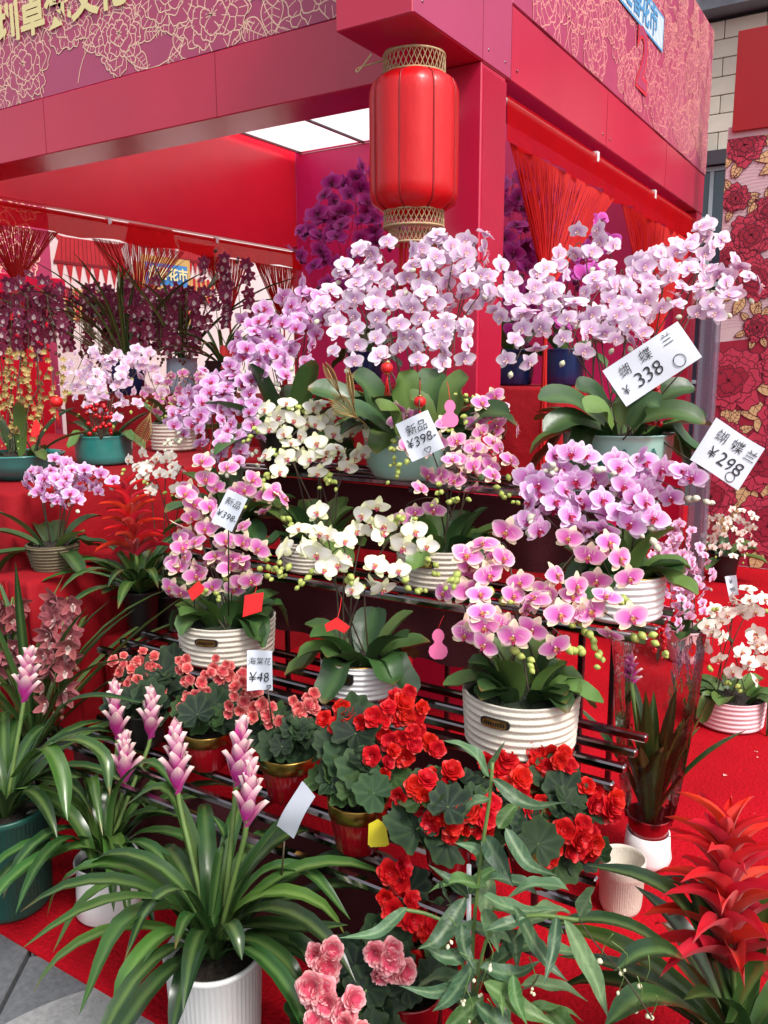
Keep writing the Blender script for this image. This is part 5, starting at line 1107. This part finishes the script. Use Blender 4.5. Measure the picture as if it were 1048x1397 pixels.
plate2d('gourd_tag', 'pink gourd-shaped paper tag hanging beside the hung price card', 'tag', gourd(614, 568, 18), 2.3, M_pink, string=[(614, 546, 2.3), (612, 530, 2.32), (610, 520, 2.35)])
plate2d('plant_tag', 'yellow plastic tag on the gold-rimmed begonia pot', 'tag', [(503, 1124), (511, 1120), (515, 1117), (519, 1120), (526, 1124), (531, 1152), (526, 1155), (506, 1156), (502, 1152)], 1.79, M_yel, string=[(515, 1118, 1.79), (512, 1108, 1.8), (505, 1100, 1.83)])
plate2d('red_tag', 'red square paper tag in the pink and cream orchid', 'tag', [(334, 812), (360, 808), (357, 834), (331, 842)], 2.2, M_redpap, string=[(347, 810, 2.2), (350, 800, 2.25), (345, 790, 2.3)])
plate2d('red_tag', 'red glitter tag tilted among the lower pink blooms', 'tag', [(256, 806), (270, 793), (279, 800), (277, 808), (262, 820)], 2.2, M_redpap, string=[(272, 796, 2.2), (276, 785, 2.25), (280, 780, 2.3)])
plate2d('red_tag', 'red lantern-shaped tag hanging over the teal bowl', 'tag', [(42, 590), (46, 575), (50, 572), (55, 580), (54, 592), (48, 597), (43, 595)], 3.0, M_redpap, string=[(48, 573, 3.0), (47, 560, 3.0), (46, 548, 3.02)])
plate2d('red_tag', 'red leaf-shaped tag under the white blooms by the gold-rimmed pot', 'tag', [(443, 852), (460, 842), (478, 855), (470, 864), (458, 858), (446, 862)], 2.1, M_redpap, string=[(460, 845, 2.1), (464, 830, 2.12), (466, 815, 2.15)])
plate2d('red_tag', 'red drop-shaped tag hanging among the lilac blooms', 'tag', [(578-295, 632), (284, 620), (289, 626), (289, 636), (284, 640)], 2.6, M_redpap, string=[(284, 622, 2.6), (286, 610, 2.6), (288, 600, 2.62)])
# little red lanterns hung in the orchids
for i, (px, py, d, lab) in enumerate([(528, 502, 2.35, 'tiny red lantern ornament with tassel hanging under the pale pink sprays'), (573, 548, 2.26, 'tiny red lantern ornament above the hung price card'), (77, 548, 3.0, 'tiny red lantern ornament beside the dancing-lady orchid')]):
    c = at(px, py, d); t = thing('lantern_ornament', lab, 'ornament', c); s = 9*d/FPX
    q = MB(); q.lathe([(s*.35, -s*.8), (s*.8, -s*.55), (s, 0), (s*.8, s*.55), (s*.35, s*.8)], c, 16, 0, lambda k, z: 1-.06*(k % 2)); q.build('body', M_redpap, t)
    q = MB(); q.lathe([(0, s*.78), (s*.4, s*.78), (s*.4, s*.95), (0, s*.95)], c, 12); q.lathe([(0, -s*.95), (s*.4, -s*.95), (s*.4, -s*.78), (0, -s*.78)], c, 12); q.build('cap', M_goldrim, t)
    q = MB(); q.tube([c+V((0, 0, s*.9)), c+V((0, 0, s*3.2))], .0008, n=4); q.build('string', M_redpap, t)
    q = MB()
    for k in range(8): q.tube([c+V((0, 0, -s*.9)), c+V((.4*s*math.cos(k), .4*s*math.sin(k), -s*4.2))], .0012, n=4)
    q.build('tassel', M_string, t)
# berry picks
def berries(label, base, pts, r, d, seed):
    rg = random.Random(seed); t = thing('berry_pick', label, 'berries', at(base[0], base[1], d)); q = MB()
    bm = MB(); bm.ball((0, 0, 0), 1, n=10, k=7); bm.ball((0, 0, 1.0), .16, n=5, k=3); me = bm.mesh('berry', M_berry)
    for (x, y) in pts:
        p = at(x, y, d+rg.uniform(-.03, .03)); q.tube(curve([at(base[0], base[1], d), at((x+base[0])/2, (y+base[1])/2-4, d), p], 5), .0009, n=4); place('berry', me, t, p, facing(V((rg.gauss(0, 1), rg.gauss(0, 1), rg.gauss(0, 1)))), r*rg.uniform(.85, 1.15))
    q.build('twig', M_stem, t)
rg = random.Random(90)
berries('spray of glossy red berries under the wide price card', (880, 585), [(870+rg.uniform(-4, 34), 520+rg.uniform(0, 60)) for _ in range(11)]+[(900, 578), (886, 575), (910, 560)], .010, 2.4, 91)
berries('bunch of small red berries in the teal pot', (138, 600), [(rg.uniform(118, 152), rg.uniform(552, 592)) for _ in range(42)], .0085, 3.25, 92)
berries('bunch of red berries beside the film-wrapped bromeliad', (897, 905), [(rg.uniform(886, 908), rg.uniform(850, 905)) for _ in range(36)], .011, 3.9, 93)
berries('spray of red berries beside the scarlet begonia stakes', (880, 560), [(rg.uniform(870, 905), rg.uniform(455, 500)) for _ in range(10)], .012, 2.75, 94)
# gilded leaf picks
def gilt(label, bx, by, tx, ty, d, w):
    t = thing('gilded_leaf', label, 'ornament', at(bx, by, d)); A, T = at(bx, by, d), at(tx, ty, d-.04); side = (T-A).cross(VIEW).normalized(); q = MB()
    q.tube([A, T], .002, n=5)
    for k in range(15):
        f = .25+.05*k; p = A.lerp(T, f); ww = w*math.sin(math.pi*((f-.2)/.85))
        for s in (1, -1): q.tube(curve([p, p+side*s*ww*.6+(T-A)*.08, p+side*s*ww+(T-A)*.2], 4), .0013, n=4)
    q.build('skeleton_leaf', M_straw, t)
gilt('gilded skeleton leaf pick among the broad leaves over the celadon bowl', 500, 580, 456, 545, 2.35, .026); gilt('slim gilded leaf pick standing beside the celadon bowl leaves', 470, 550, 446, 502, 2.37, .014)
gilt('gilded skeleton leaf pick between the teal and beige pots', 210, 550, 192, 602, 3.2, .035); gilt('tall gilded leaf pick leaning by the lilac blooms', 486, 575, 476, 512, 2.36, .01)
# red bow on the small beige pot's neighbour
c = at(312, 480, 4.4); bw = thing('ribbon_bow', 'red satin bow tied under the upright cymbidium', 'ribbon', c); q = MB()
for s in (1, -1):
    q.grid([[c+CR*(s*t*.05)+CU*(math.sin(t*3.1)*.03*u+.01*t)+VIEW*(.015*math.sin(t*3.1)) for u in (-1, -.3, .3, 1)] for t in [i/8 for i in range(9)]]); q.grid([[c+CR*(s*t*.035+.008*u)-CU*(t*.09)+VIEW*.004 for u in (-1, 0, 1)] for t in [i/5 for i in range(6)]])
q.build('loops', M_redpap, bw)

# fallen scraps on the carpet
q = MB(); rg = random.Random(77)
for k in range(110):
    x, y = rg.uniform(.75, 1.9), rg.uniform(-1.6, 2.6); r = rg.uniform(.003, .01); a = rg.uniform(0, 6)
    q.add([V((x+r*math.cos(a+i*2.1)*rg.uniform(.5, 1.2), y+r*math.sin(a+i*2.1), .0165+rg.uniform(0, .002))) for i in range(3)], [(0, 1, 2)], 0, None, False)
o = q.build('fallen_scraps', mat('petal_scraps', rgb(214, 176, 170), .7)); tag(o, 'tiny pale petal scraps scattered on the red carpet', 'litter', kind='stuff')
